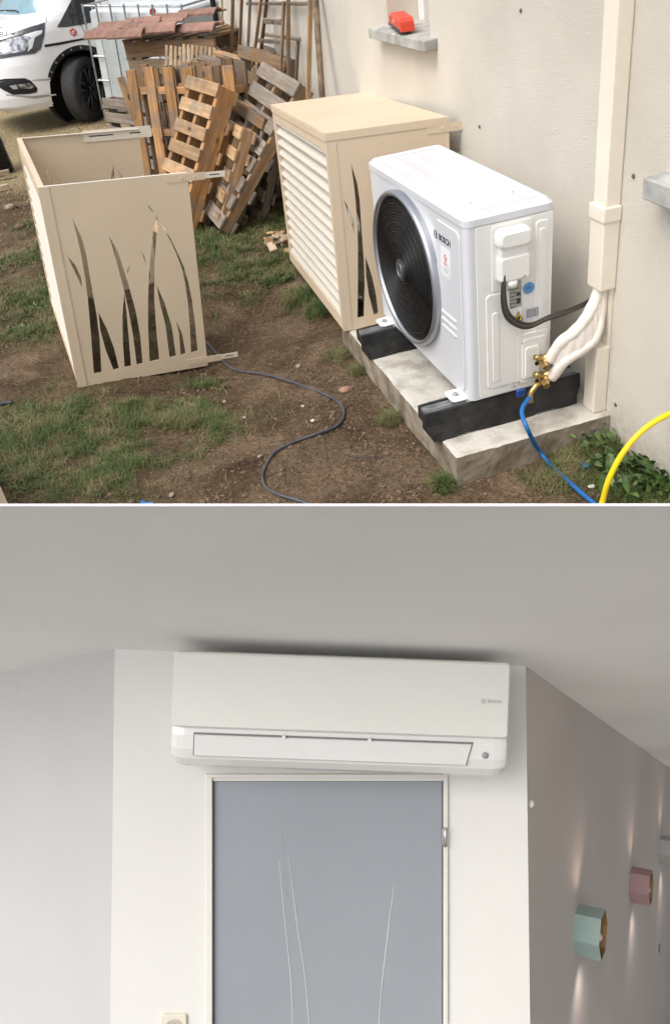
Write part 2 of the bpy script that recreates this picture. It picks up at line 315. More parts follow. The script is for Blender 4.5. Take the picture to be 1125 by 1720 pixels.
def scatter_blades():
    gm = mat('grass_blades', (.075, .115, .028), .6, col2=(.22, .19, .09), noise_scale=9, noise_amt=.3, stops=(.42, .66), detail=8)
    verts, faces = [], []
    rnd = random.Random(3)
    def blade(x, y, z, L, w, az, lean, curl):
        dx, dy = math.cos(az), math.sin(az); px, py = -dy * w, dx * w; i = len(verts)
        x1, y1, z1 = x + dx * L * lean * .5, y + dy * L * lean * .5, z + L * .6 * (1 - lean * .5); x2, y2, z2 = x + dx * L * (lean + curl), y + dy * L * (lean + curl), z + L * (1 - lean * .6 - curl * .35)
        verts.extend([(x - px, y - py, z - .003), (x + px, y + py, z - .003), (x1 - px * .7, y1 - py * .7, z1), (x1 + px * .7, y1 + py * .7, z1), (x2, y2, max(z2, z + .002))])
        faces.extend([(i, i + 1, i + 3, i + 2), (i + 2, i + 3, i + 4)])
    n = 0; tries = 0
    while n < 90000 and tries < 900000:
        tries += 1
        p, r, s = rnd.choice(PATCH); x = p.x + rnd.gauss(0, r * .8); y = p.y + rnd.gauss(0, r * .8)
        if SLAB_X0 - .01 < x and SLAB_Y0 - .01 < y < 1.24 and x < .5: continue
        if x > .48 or y > 6.2 or (-1.42 < x < -.70 and 1.36 < y < 1.47 + .08 * (x + 1.4)): continue      # not through the foot of the screen
        g = growth(x, y)
        if rnd.random() > g * g * 1.3: continue
        z = hgt(x, y); near = y < 1.3 and x < 0
        for k in range(3):
            blade(x + rnd.gauss(0, .006), y + rnd.gauss(0, .006), z, (rnd.uniform(.010, .036) if rnd.random() < .85 else rnd.uniform(.03, .07)) * (.6 + .8 * g), rnd.uniform(.0007, .0016) * (1 + max(0, y - 1) * .35), rnd.uniform(0, 6.28), rnd.uniform(.2, 1.0), rnd.uniform(0, .5)); n += 1
    # straw and dead stems lying about
    me = bpy.data.meshes.new('grass'); me.from_pydata(verts, [], faces); ob('grass', me, gm, kind='stuff', label='patchy short grass growing on the trodden soil')
    verts.clear(); faces.clear()
    for k in range(8000):
        y = rnd.uniform(-.7, 9); x = rnd.uniform(-3, .45)
        if SLAB_X0 - .01 < x and y > SLAB_Y0 - .01: continue
        if y < 4 and rnd.random() < .55: continue
        L = rnd.uniform(.01, .05); blade(x, y, hgt(x, y) * (1 if y < 5 else .6) + .004, L * (1.6 if y > 5 else 1), rnd.uniform(.0006, .0012) * (1 + max(0, y - 2) * .5), rnd.uniform(0, 6.28), 1.0, .6)
    me = bpy.data.meshes.new('straw'); me.from_pydata(verts, [], faces); ob('straw', me, mat('straw', (.40, .30, .16), .8, noise_amt=.3, noise_scale=20), kind='stuff', label='dry straw and dead stems scattered on the soil')
scatter_blades()

def rock(r, seed, sq=.6, sub=2):
    bm = bmesh.new(); bmesh.ops.create_icosphere(bm, subdivisions=sub, radius=1)
    for v in bm.verts:
        v.co *= 1 + .28 * noise.noise(v.co * 1.3 + Vector((seed * 7.1, 0, 0))) + .10 * noise.noise(v.co * 3.5 + Vector((0, seed * 3.3, 0))); v.co = Vector((v.co.x * r, v.co.y * r * .8, v.co.z * r * sq))
    return bm
# crumbs of soil and gravel: nobody could count them
def crumbs():
    rnd = random.Random(11); verts, faces = [], []
    bm = rock(1, 1, .6, 1); bv = [v.co.copy() for v in bm.verts]; bf = [tuple(v.index for v in f.verts) for f in bm.faces]; bm.free()
    for k in range(17000):
        u = rnd.uniform(-60, 1185); v = 850 - 520 * rnd.random() ** 1.6
        p = onz(u, v); x, y = p.x, p.y
        if (SLAB_X0 < x and y > SLAB_Y0) or x > .47 or y > 6: continue
        r = .0018 * math.exp(rnd.gauss(0, .62)) * (1 + max(0, y) * .15) * (1.5 if -.45 < x < -.12 and y > -.1 else 1)
        c = Vector((x, y, hgt(x, y) + r * .2)); a = rnd.uniform(0, 6.28); ca, sa = math.cos(a), math.sin(a); i = len(verts)
        verts.extend([(c.x + (q.x * ca - q.y * sa) * r, c.y + (q.x * sa + q.y * ca) * r, c.z + q.z * r) for q in bv]); faces.extend([tuple(i + j for j in f) for f in bf])
    for k in range(900):
        u = rnd.uniform(300, 900); v = rnd.uniform(470, 850); p = onz(u, v); x, y = p.x, p.y
        if (SLAB_X0 - .01 < x and y > SLAB_Y0) or x > .45 or growth(x, y) > .45: continue
        r = rnd.uniform(.005, .013); c = Vector((x, y, hgt(x, y) - r * .05)); a = rnd.uniform(0, 6.28); ca, sa = math.cos(a), math.sin(a); i = len(verts); e = rnd.uniform(.6, 1.5)
        verts.extend([(c.x + (q.x * ca * e - q.y * sa) * r, c.y + (q.x * sa * e + q.y * ca) * r, c.z + q.z * r * .8) for q in bv]); faces.extend([tuple(i + j for j in f) for f in bf])
    me = bpy.data.meshes.new('soil_crumbs'); me.from_pydata(verts, [], faces)
    ob('soil_crumbs', me, mat('crumb', (.19, .13, .085), .9, col2=(.10, .065, .042), noise_scale=6), kind='stuff', label='crumbs of soil and fine gravel lying on the bare earth')
crumbs()
stone_m = mat('pebble', (.30, .23, .17), .85, noise_amt=.2, noise_scale=30)
stone_p = mat('pebble_pale', (.60, .56, .50), .8, noise_amt=.15, noise_scale=30)
for k, (u, v, r, m, lb) in enumerate([(581, 650, .034, mat('brick_lump', (.33, .19, .13), .9, noise_amt=.25, noise_scale=40), 'reddish flat stone lying in the soil left of the concrete slab'), (500, 606, .018, stone_m, 'round brown pebble beside the grey cable'), (992, 821, .013, stone_p, 'pale pebble between the blue and the yellow hose'),
        (525, 706, .011, stone_p, 'white chip inside the bend of the grey cable'), (508, 680, .009, stone_p, 'small white crumb above the bend of the grey cable'), (437, 768, .012, stone_m, 'brown pebble just left of the grey cable bend'), (375, 665, .012, stone_m, 'dark pebble below the laser cut screen'), (318, 668, .010, stone_m, 'dark pebble in the grass below the laser cut screen'),
        (290, 836, .014, stone_m, 'earthy stone in the grass at the near edge'), (410, 700, .010, stone_p, 'pale stone chip on the bare soil below the screen'), (20, 350, .05, stone_m, 'earth covered stone left of the open screen'), (95, 355, .04, stone_m, 'flat stone in the dirt beside the open screen edge')]):
    p = onz(u, v); o = ob('stone', rock(r, k + 1, .35 if k == 0 else .55), m, M=T_((p.x, p.y, hgt(p.x, p.y) + r * .25)) @ Matrix.Rotation(k * 1.3, 4, 'Z'), smooth=True, label=lb, cat='stone', group='stones on the soil')

# ================================================================== house wall with window opening
WX = .49
wall = thing('house_wall', 'long cream roughcast house wall running along the right side', 'wall', (WX, 0, 0)); wall['kind'] = 'structure'
y_end = 6.52; zt = 3.0
WIN = (1.415, 1.965, 1.215)      # y from, y to, sill height
def wpart(y0, y1, z0, z1): 
    bm = boxbm((WX, y0, z0), (WX + .3, y1, z1)); o = ob('wall_face', bm, plaster_m, wall, M=T_((-WX, 0, 0))); return o
bmw = bmesh.new()
for a in [(-3.2, WIN[0], -.3, zt), (WIN[0], WIN[1], -.3, WIN[2]), (WIN[1], y_end, -.3, zt)]:
    boxbm((WX, a[0], a[2]), (WX + .3, a[1], a[3]), bm=bmw)
bmesh.ops.remove_doubles(bmw, verts=bmw.verts[:], dist=1e-5)
bmesh.ops.translate(bmw, verts=bmw.verts[:], vec=(-WX, 0, 0))
ob('wall_face', bmw, plaster_m, wall)
# window: reveal lining, dark roller-shutter guide, frame, pane
win = thing('window', 'recessed window opening above the red case with a dark shutter guide', 'window', (WX, 0, 0)); 
rv = mat('reveal_paint', (.72, .66, .56), .8, noise_amt=.04); wf = mat('anthracite_frame', (.03, .033, .04), .4)
box('reveal', (.003, WIN[1] - .012, WIN[2]), (.2, WIN[1] + .001, zt), rv, win); box('reveal', (.003, WIN[0] - .001, WIN[2]), (.2, WIN[0] + .01, zt), rv, win)
box('window_frame', (.16, WIN[0] + .01, WIN[2] + .002), (.21, WIN[0] + .09, zt - .01), wf, win, .004)
box('window_frame', (.16, WIN[1] - .08, WIN[2] + .002), (.21, WIN[1] - .014, zt - .01), mat('white_frame', (.8, .8, .78), .4), win, .004)
box('pane', (.185, WIN[0] + .08, WIN[2] + .03), (.193, WIN[1] - .07, zt), mat('blind_pane', (.55, .50, .42), .35, noise_amt=.03), win)
box('shutter_guide', (.06, WIN[0] + .0105, WIN[2] + .03), (.10, WIN[0] + .05, zt), wf, win, .003)
def sill(y0, y1, zt_, lb, proj=.065, h=.045):
    s = thing('window_sill', lb, 'sill', (WX, y0, zt_)); bm = boxbm((-proj, 0, -h), (.16, y1 - y0, 0), .004); 
    for v in bm.verts:
        if v.co.x > 0: v.co.z += .01
    bmesh.ops.subdivide_edges(bm, edges=bm.edges[:], cuts=3)
    for v in bm.verts: v.co += Vector((noise.noise(v.co * 30), noise.noise(v.co * 31 + Vector((5, 0, 0))), noise.noise(v.co * 29 + Vector((0, 5, 0))))) * .0015
    ob('sill_slab', bm, sill_m, s); return s
sill(1.335, 2.06, 1.2145, 'grey concrete window sill carrying the red case')
sill(-1.1, -.305, 1.0, 'grey concrete sill cut off by the right edge of the photo', .07, .06)
# red tool case on the sill
tc_ = thing('tool_case', 'small red plastic tool case standing on the upper window sill', 'case', frame((.515, 1.735, 1.229), (0, -1, 0), (0, 0, 1)) @ Matrix.Rotation(math.radians(-12), 4, 'Y'))
ob('case_body', plate([(-.17, 0), (.17, 0), (.162, .038), (.125, .050), (-.125, .053), (-.16, .040)], .068, .008), red_plastic, tc_)
box('case_base', (-.165, -.0005, .012), (.165, .012, .0710), mat('dark_grey_plastic', (.06, .06, .06), .5), tc_, .002)
text('lettering', 'BOSCH', .026, mat('pale_red_print', (.85, .35, .28), .5), tc_, T_((0, .030, .0685)))  # lettering in a paler red than the case
# small wall plugs / nail marks
for u, v, lb in [(874, 18, 'small dark wall plug high on the house wall'), (1063, 296, 'small nail in the wall right of the duct collar'), (805, 213, 'small hole next to the metal bracket end'), (937, 680, 'dark chip in the wall low beside the duct')][:3] + [(1033, 680, 'dark chip in the render beside the foot of the duct')]:
    p = onx(u, v, WX - .002); ob('wall_plug', lathe([(0, .003), (.006, .003), (.008, 0)], 8), mat('rust_plug', (.13, .10, .08), .7), M=frame(p, (0, 1, 0), (0, 0, 1)) @ Matrix.Rotation(math.pi, 4, 'X'), label=lb, cat='wall plug', group='plugs and marks in the house wall')

# ================================================================== concrete slab
slab = thing('concrete_slab', 'rough cast concrete plinth under the heat pump', 'slab', (SLAB_X0, SLAB_Y0, 0))
def rough_slab():
    x1, y1, z0, z1 = WX - SLAB_X0 - .002, 1.36, -.08, SLAB_TOP
    bm = bmesh.new(); nx, ny, nz_ = 34, 80, 9
    V = {}
    def vert(i, j, k):
        if (i, j, k) in V: return V[(i, j, k)]
        p = Vector((x1 * i / nx, y1 * j / ny, z0 + (z1 - z0) * k / nz_)); q = p.copy()
        n1 = noise.noise(q * 9) * .0022 + noise.noise(q * 34) * .0016 + noise.noise(q * 70) * .001
        if i == 0: p.x += n1 * 1.3 + noise.noise((q.y * 3, 0, 0)) * .003
        if j == 0: p.y += n1 * 1.2
        if k == nz_: p.z += n1 * .35
        if k == nz_ and (i == 0 or j == 0): p.z -= .003 + abs(n1)
        V[(i, j, k)] = bm.verts.new(p); return V[(i, j, k)]
    for i in range(nx):
        for j in range(ny): bm.faces.new([vert(*q) for q in ((i, j, nz_), (i + 1, j, nz_), (i + 1, j + 1, nz_), (i, j + 1, nz_))]).material_index = 0
    for k in range(nz_):
        for j in range(ny): bm.faces.new([vert(*q) for q in ((0, j, k), (0, j, k + 1), (0, j + 1, k + 1), (0, j + 1, k))]).material_index = 1
        for i in range(nx): bm.faces.new([vert(*q) for q in ((i, 0, k), (i + 1, 0, k), (i + 1, 0, k + 1), (i, 0, k + 1))]).material_index = 1
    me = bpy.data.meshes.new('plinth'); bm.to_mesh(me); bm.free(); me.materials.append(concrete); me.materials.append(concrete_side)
    return ob('plinth', me, None, slab, smooth=False)
rough_slab()
box('plinth_back', (.25, 1.365, -.05), (WX - SLAB_X0 - .003, 2.7, SLAB_TOP - .001), concrete, slab)

# ================================================================== outdoor unit
AW, AD, AZ0, AZ1 = .93, .313, .24, .86
ac = thing('heat_pump_unit', 'white outdoor heat pump unit with a big black fan grille on rubber feet', 'heat pump', (0, 0, 0))
bm = boxbm((0, 0, AZ0), (AD, AW, AZ1)); bmesh.ops.bevel(bm, geom=[e for e in bm.edges if abs(e.verts[0].co.z - e.verts[1].co.z) > .1 and (e.verts[0].co.x < .01)], offset=.02, segments=4, profile=.5, affect='EDGES')
bmesh.ops.bevel(bm, geom=[e for e in bm.edges if abs(e.verts[0].co.z - e.verts[1].co.z) > .1 and (e.verts[0].co.x > .3)], offset=.008, segments=2, profile=.5, affect='EDGES')
ob('casing', bm, white_enamel, ac)
# lid with chamfer and ribs
def lidbm():
    bm = bmesh.new()
    for (z, g, r) in ():
        pass
    rings = []
    for z, g, r in ((AZ1 + .001, .004, .03), (AZ1 + .022, .004, .03), (AZ1 + .036, -.012, .022), (AZ1 + .037, -.02, .02), (AZ1 + .033, -.03, .02)):
        rings.append([bm.verts.new((x, y, z)) for x, y in rrect(-g, AD + g, -g, AW + g, r, 4)])
    n = len(rings[0])
    for A, B in zip(rings, rings[1:]):
        for k in range(n): bm.faces.new((A[k], A[(k + 1) % n], B[(k + 1) % n], B[k]))
    bm.faces.new(rings[-1]); bm.faces.new(rings[0][::-1]); return bm
lid = ob('lid', lidbm(), white_enamel, ac)
for x, y0, y1 in ((.075, .12, .80), (.155, .06, .86), (.235, .14, .78)):
    ob('rib', plate(rrect(x - .007, x + .007, y0, y1, .0065, 3), .009, .004), white_enamel, lid, M=T_((0, 0, AZ1 + .033)))
for y in (.05, .88): ob('rib', plate(rrect(.05, .27, y - .006, y + .006, .0055, 3), .005, .0025), white_enamel, lid, M=T_((0, 0, AZ1 + .033)))
# ---- front (faces -X): fan
FR = frame((-.001, 0, 0), (0, -1, 0), (0, 0, 1))          # local x = -Y, local y = Z, local z = -X
def FP(y, z, h=0): return (-y, z, h)
fan = ob('fan_ring', lathe([(.316, 0), (.318, .020), (.312, .029), (.303, .031), (.296, .025), (.294, .002)], 96, 1.045, .915), silver, ac, M=FR @ T_(FP(.544, .564)), smooth=True)
ob('shroud', lathe([(.345, 0), (.342, .006), (.32, .008)], 96, 1.02, .83), white_enamel, ac, M=FR @ T_(FP(.540, .564)), smooth=True) if False else None
bm = bmesh.new(); bmesh.ops.create_circle(bm, cap_ends=True, radius=.297, segments=64)
for v in bm.verts: v.co = Vector((v.co.x * 1.045, v.co.y * .915, .0015))
ob('fan_shade_disc', bm, dark, ac, M=FR @ T_(FP(.544, .564)))  # flat black disc on the solid casing, shade of the fan opening as colour
bm = bmesh.new()
for k in range(3):       # three swept blades
    P = []
    for t in range(9):
        a = math.radians(120 * k + 8 * t); P.append((a, t))
    for t in range(8):
        q = []
        for rr, tt in ((.07, t), (.262, t), (.262, t + 1), (.07, t + 1)):
            a = math.radians(120 * k + 9 * tt + (rr - .07) * 150); q.append(bm.verts.new((rr * math.cos(a) * 1.04, rr * math.sin(a) * .91, .003 + .0012 * tt)))
        bm.faces.new(q)
ob('fan_blades', bm, mat('fan_blade', (.014, .015, .018), .4), ac, M=FR @ T_(FP(.544, .564)))
bm = bmesh.new()
for i in range(21):
    r = .045 + (.291 - .045) * i / 20; big = i % 3 == 0
    tube([(r * math.cos(a) * 1.045, r * math.sin(a) * .915, .0185 + .012 * (1 - (r / .28) ** 2)) for a in [2 * math.pi * k / 56 for k in range(56)]], .0026 if big else .0015, 5, bm, closed=True)
ob('fan_grille', bm, grille_m, ac, M=FR @ T_(FP(.544, .564)), smooth=True)
bm = bmesh.new()
for k in range(72):
    a0 = 2 * math.pi * k / 72; pts = []
    for t in range(6):
        r = (.19 if k % 2 else .10) + (.293 - (.19 if k % 2 else .10)) * t / 5; a = a0 + .9 * (r / .28) ** 2; pts.append((r * math.cos(a) * 1.045, r * math.sin(a) * .915, .017 + .012 * (1 - (r / .28) ** 2)))
    tube(pts, .0013, 4, bm, cap=False)
ob('grille_spokes', bm, grille_m, ac, M=FR @ T_(FP(.544, .564)), smooth=True)
hub = ob('fan_hub', lathe([(0, .036), (.036, .036), (.043, .033), (.046, .026), (.046, .016)], 32, 1.05, .92), mat('hub_grey', (.07, .075, .08), .3, metal=.6), ac, M=FR @ T_(FP(.544, .564)), smooth=True)
def emblem(parent, M, r, m):      # circle with an armature bar inside
    bm = bmesh.new(); tube([(r * math.cos(a), r * math.sin(a), .0004) for a in [2 * math.pi * k / 24 for k in range(24)]], r * .09, 5, bm, closed=True)
    for s in (-1, 1): boxbm((s * r * .42 - r * .07, -r * .72, 0), (s * r * .42 + r * .07, r * .72, .0006), bm=bm)
    boxbm((-r * .42, -r * .08, 0), (r * .42, r * .08, .0006), bm=bm)
    ob('emblem', bm, m, parent, M=M)
emblem(hub, T_((0, 0, .0365)), .026, mat('hub_mark', (.35, .36, .38), .3, metal=.7))
# raised panel right of the fan, lettering, sticker, three grooves
ob('front_panel', plate(rrect(-.238, -.035, AZ0 + .02, AZ1 - .022, .03, 5), .004, .003), white_enamel, ac, M=FR)
emblem(ac, FR @ T_(FP(.232, .783, .0045)), .0135, ink)
text('lettering', 'BOSCH', .030, ink, ac, FR @ T_(FP(.155, .781, .0045)), bold=.0006)
stk = ob('sticker', plate(rrect(-.195, -.115, .655, .755, .004, 2), .0008), sticker_w, ac, M=FR @ T_((0, 0, .004)))
def diamond(parent, M, r, m, mw):
    o = ob('logo', plate([(r * math.cos(a) * (1 if k % 2 == 0 else .8), r * math.sin(a) * (1 if k % 2 == 0 else .8)) for k, a in enumerate([math.pi / 4 * q for q in range(8)])], .0006), m, parent, M=M)
    bm = bmesh.new(); tube([(r * .5 * math.cos(a), r * .5 * math.sin(a), .0008) for a in [math.radians(30 + 300 * q / 12) for q in range(13)]], r * .09, 5, bm); boxbm((0, -r * .08, .0002), (r * .5, r * .1, .0014), bm=bm); ob('logo_mark', bm, mw, o)
diamond(stk, T_((-.155, .722, .001)), .014, red_ink, sticker_w)
text('lettering', 'ELEC', .014, red_ink, stk, T_((-.155, .70, .001))); 
for k in range(2): box('print_line', (-.178 + .004 * k, .683 - .009 * k, .0008), (-.132 - .004 * k, .686 - .009 * k, .0012), grey_ink, stk)
for z in (.515, .487, .459): ob('groove', plate(rrect(-.215, -.085, z - .0055, z + .0055, .005, 3), .0045, .003), white_enamel, ac, M=FR @ T_((0, 0, .0035)))
# ---- right side (faces -Y)
RS = frame((0, -.001, 0), (1, 0, 0), (0, 0, 1))
side = ob('side_panel', plate(rrect(.035, .308, AZ0 + .004, AZ1 - .004, .006, 2), .003, .0015), white_panel, ac, M=RS)
def emb(x0, x1, z0, z1, r=.012, h=.004, name='embossing', z=.003): return ob(name, plate(rrect(x0, x1, z0, z1, r, 4), h, min(.003, h * .7)), white_panel, side, M=T_((0, 0, z)))
emb(.245, .292, .43, .835); emb(.258, .28, .50, .81, .008, .003, z=.007)
emb(.065, .20, .275, .625, .015); emb(.085, .110, .30, .56, .01, .003, z=.007)
emb(.088, .235, .628, .85, .012, .003)
emb(.178, .300, .262, .455, .016, .005); emb(.196, .288, .278, .435, .014, .004, z=.008); emb(.205, .262, .285, .405, .012, .006, z=.012)
jb = ob('terminal_cover', plate(rrect(.103, .214, .665, .752, .014, 5), .032, .008), white_panel, ac, M=RS @ T_((0, 0, .004)), smooth=False)
ob('cover_neck', plate(rrect(.108, .208, .735, .785, .008, 3), .027, .005), white_panel, jb)
ob('cover_grip', plate(rrect(.098, .218, .775, .838, .025, 6), .040, .012), white_panel, jb)
ob('cable_gland', lathe([(0, 0), (.020, 0), (.022, .012), (.017, .024), (0, .024)], 16), white_panel, jb, M=T_((.150, .667, .016)) @ Matrix.Rotation(math.pi / 2, 4, 'X'), smooth=True)
ob('screw', lathe([(0, .003), (.004, .003), (.005, 0)], 10), zinc, jb, M=T_((.19, .676, .033)))
lab = ob('rating_label', plate([(.150, .560), (.194, .560), (.192, .655), (.148, .655)], .0008), sticker_g, side, M=T_((0, 0, .0075)))
for k in range(7): box('print_line', (.152, .563 + k * .0125, .0008), (.174 + (k * 37 % 11) * .001, .5655 + k * .0125, .0012), ink, lab)
box('print_block', (.176, .572, .0009), (.190, .592, .0013), ink, lab); box('print_block', (.176, .600, .0009), (.190, .612, .0013), ink, lab)
bl = ob('round_sticker', lathe([(0, .0012), (.020, .0012), (.020, 0)], 28), sticker_b, side, M=T_((.221, .618, .0072)))
text('lettering', 'R32', .011, ink, bl, T_((0, 0, .0013)))
wl = ob('warning_triangle', plate([(.163, .508), (.202, .508), (.1825, .545)], .0010), ink, side, M=T_((0, 0, .0075)))
ob('triangle_field', plate([(.1675, .5108), (.1975, .5108), (.1825, .540)], .0006), sticker_y, wl, M=T_((0, 0, .001)))
ob('flame_mark', plate([(.178, .514), (.187, .514), (.190, .520), (.186, .526), (.183, .532), (.180, .524), (.175, .520)], .0005), ink, wl, M=T_((0, 0, .0016)))
bc = ob('barcode_label', plate([(.208, .505), (.272, .505), (.272, .548), (.208, .548)], .0007), sticker_w, side, M=T_((0, 0, .0075)))
x = .212
for k in range(17):
    w = (1 + (k * 7) % 3) * .0007; box('bar', (x, .511, .0007), (x + w, .543, .0010), ink, bc); x += w + .0017
for x_, z_, h_ in ((.172, .468, .018), (.286, .484, .020)): box('slot', (x_, z_ - h_ / 2, .003), (x_ + .005, z_ + h_ / 2, .0045), dark, side)
for x_, z_ in ((.197, .424), (.185, .275), (.268, .27), (.165, .263), (.29, .30)): ob('screw', lathe([(0, .003), (.0035, .003), (.0045, 0)], 8), zinc, side, M=T_((x_, z_, .0085)))
# mounting brackets with bolts under the casing
for y in (.075, .835):
    br = ob('foot_bracket', plate(rrect(-.055, .06, y - .045, y + .045, .02, 4), .004, .001), mat('bracket_white', (.75, .76, .76), .35), ac, M=T_((0, 0, AZ0 - .004)))
    ob('bolt', lathe([(0, .014), (.008, .014), (.008, .007), (.014, .007), (.014, .004), (.0, .004)], 6), zinc, br, M=T_((-.025, y, .0)))
    box('bracket_web', (.0, y - .045, -.0), (.30, y + .045, -.012), mat('bracket_white', (.75, .76, .76), .35), br)
# rubber feet
def rubber_foot(y, x0, x1, lb):
    f = thing('rubber_foot', lb, 'foot', (0, y, SLAB_TOP), group='black rubber feet under the heat pump')
    bm = bmesh.new(); h = AZ0 - .013 - SLAB_TOP
    prof = [(-.062, 0), (-.058, .03), (-.047, .062), (-.043, h), (-.030, h), (-.030, h - .012), (.030, h - .012), (.030, h), (.043, h), (.047, .062), (.058, .03), (.062, 0)]
    n = 14; rings = []
    for i in range(n + 1):
        t = i / n; x = x0 + (x1 - x0) * t; k = 1 if 0 < i < n else .93; e = .018 if i in (0, n) else 0; notch = .012 if i in (3, 4, 10, 11) else 0
        rings.append([bm.verts.new((x + (e if (p[1] < .05 and i == 0) else -e if (p[1] < .05 and i == n) else 0), p[0] * k, max(p[1], notch if abs(p[0]) > .055 else p[1]))) for p in prof])
    for A, B in zip(rings, rings[1:]):
        for q in range(len(prof)): bm.faces.new((A[q], A[(q + 1) % len(prof)], B[(q + 1) % len(prof)], B[q]))
    bm.faces.new(rings[0][::-1]); bm.faces.new(rings[-1]); bmesh.ops.recalc_face_normals(bm, faces=bm.faces[:])
    ob('rubber_block', bm, rubber, f)
    rail = boxbm((x0 + .004, -.027, h - .0115), (x1 - .006, .027, h - .004)); 
    for s in (-.018, .010): boxbm((x0 + .004, s, h - .0042), (x1 - .006, s + .008, h + .002), bm=rail)
    ob('metal_rail', rail, galv, f)
    for xx in (x0 + .12, x0 + .25, x0 + .40):
        ob('rib', plate(rrect(xx - .010, xx + .010, .012, .075, .006, 3), .008, .003), rubber, f, M=frame((0, -.052, 0), (1, 0, 0), (0, .18, 1)))
rubber_foot(.055, -.165, .445, 'near black rubber foot under the service side of the heat pump')
rubber_foot(.815, -.15, .42, 'far black rubber foot beside the beige cover')

# ================================================================== wall duct
duct = thing('wall_duct', 'cream plastic pipe duct rising up the wall beside the heat pump', 'duct', (0, 0, 0))
DX0, DY0, DY1 = WX - .054, -.100, -.028
def dseg(name, z0, z1, g=0., bev=.006): return box(name, (DX0 - g, DY0 - g, z0), (WX - .001, DY1 + g, z1), cream, duct, bev, 2)
dseg('duct_cover', SLAB_TOP + .001, .375); dseg('duct_cover', .585, .845, .006); dseg('duct_cover', .86, 2.2, .001); dseg('duct_collar', .812, .862, .011)
box('duct_back', (WX - .012, DY0 + .004, .37), (WX - .001, DY1 - .004, .60), cream, duct)
box('duct_wall', (WX - .05, DY0 + .004, .37), (WX - .012, DY0 + .008, .60), cream, duct) if False else None
# insulated pipes and electric cables
def P3(u, v, y): return ony(u, v, y)
pipe_pts = lambda a: [Vector(q) for q in a]
ins1 = [(.282, -.050, .352)] + [tuple(ony(u, v, y)) for u, v, y in ((940, 577, -.075), (963, 558, -.085), (981, 538, -.085), (992, 518, -.078), (1001, 498, -.068), (1008, 470, -.064))]
ins2 = [(.290, -.050, .283)] + [tuple(ony(u, v, y)) for u, v, y in ((950, 604, -.085), (975, 588, -.095), (995, 570, -.095), (1003, 550, -.088), (1008, 520, -.074), (1013, 470, -.062))]
for pts, lb in ((ins1, 'upper white insulated refrigerant pipe from brass valve to duct'), (ins2, 'lower white insulated refrigerant pipe from brass valve to duct')):
    o = ob('insulated_pipe', tube(catmull(pts, 8), lambda t: .0205 - .006 * max(0, t - .6) + .0007 * math.sin(t * 40), 14), foam, smooth=True, label=lb, cat='pipe', group='insulated refrigerant pipes')
# thin wrap sheet joining both pipes
bm = bmesh.new(); A = catmull(ins1, 8)[1:40]; B = catmull(ins2, 8)[1:40]; rows = []
for i, (a, b) in enumerate(zip(A, B)):
    rows.append([bm.verts.new(a.lerp(b, t) + Vector((0, -.014 + .002 * math.sin(i * .9 + t * 5) - .002 * math.sin(t * math.pi), 0))) for t in (0, .2, .4, .6, .8, 1)])
for r1, r2 in zip(rows, rows[1:]):
    for k in range(5): bm.faces.new((r1[k], r1[k + 1], r2[k + 1], r2[k]))
ob('pipe_wrap', bm, foam, smooth=True, label='crumpled white insulation wrap stretched between the two refrigerant pipes', cat='wrap')
def p_ac(u, v, h): q = onz(0, 0, 1); return ony(u, v, -h)
cpts = [p_ac(846, 462, .032), p_ac(845, 500, .034), p_ac(851, 528, .036), p_ac(868, 543, .042), p_ac(890, 547, .05), p_ac(920, 534, .058), p_ac(955, 522, .066), onx(985, 508, .42), onx(1003, 489, .455), onx(1007, 476, .462)]
for k in range(3):
    off = Vector((.0055 * (k - 1), -.003 * (k % 2), .006 * (k - 1)))
    ob('power_cable', tube(catmull([p + off * (1 if 0 < i < 9 else .4) for i, p in enumerate(cpts)], 8), .0052 if k != 1 else .0045, 8), black_cable if k != 1 else mat('dark_olive_cable', (.06, .05, .035), .45), smooth=True, label=['black power cable on the outer side of the loop from terminal cover to duct', 'thin brownish cable in the middle of the loop to the duct', 'black power cable on the inner side of the loop from terminal cover to duct'][k], cat='cable', group='cables looping from the terminal cover into the duct')
# brass valves
def valve(c, lb, s=1.):
    v = thing('service_valve', lb, 'valve', T_(c), group='brass service valves')
    ax = Vector((.75, -.35, .45)).normalized()
    def cyl(name, a, b, r, n=16, m=brass): a, b = Vector(a) * s, Vector(b) * s; return ob(name, tube([a, a.lerp(b, .5), b], r * s, n), m, v, smooth=n > 6)
    cyl('valve_body', (-.005, .03, 0), (0, -.022, 0), .013); cyl('flare_nut', ax * .006, ax * .036, .0165, 6); cyl('stem_cap', (-.012, -.018, -.004), (-.014, -.042, -.010), .012, 6); cyl('side_port', (-.004, -.01, .004), (-.034, -.014, .022), .008); cyl('port_cap', (-.028, -.013, .018), (-.042, -.015, .027), .0105, 8); cyl('pipe_end', (.02, -.01, .008), (.03, -.02, .02), .012)
    ob('valve_plug', lathe([(0, .004), (.008, .004), (.008, 0)], 12), black_plastic, v, M=T_(Vector((-.030, -.004, -.004)) * s) @ Matrix.Rotation(math.pi / 2, 4, 'X')); return v
valve((.268, -.035, .352), 'upper brass service valve on the side of the heat pump'); valve((.272, -.035, .283), 'lower brass service valve with the blue hose screwed on', 1.1)
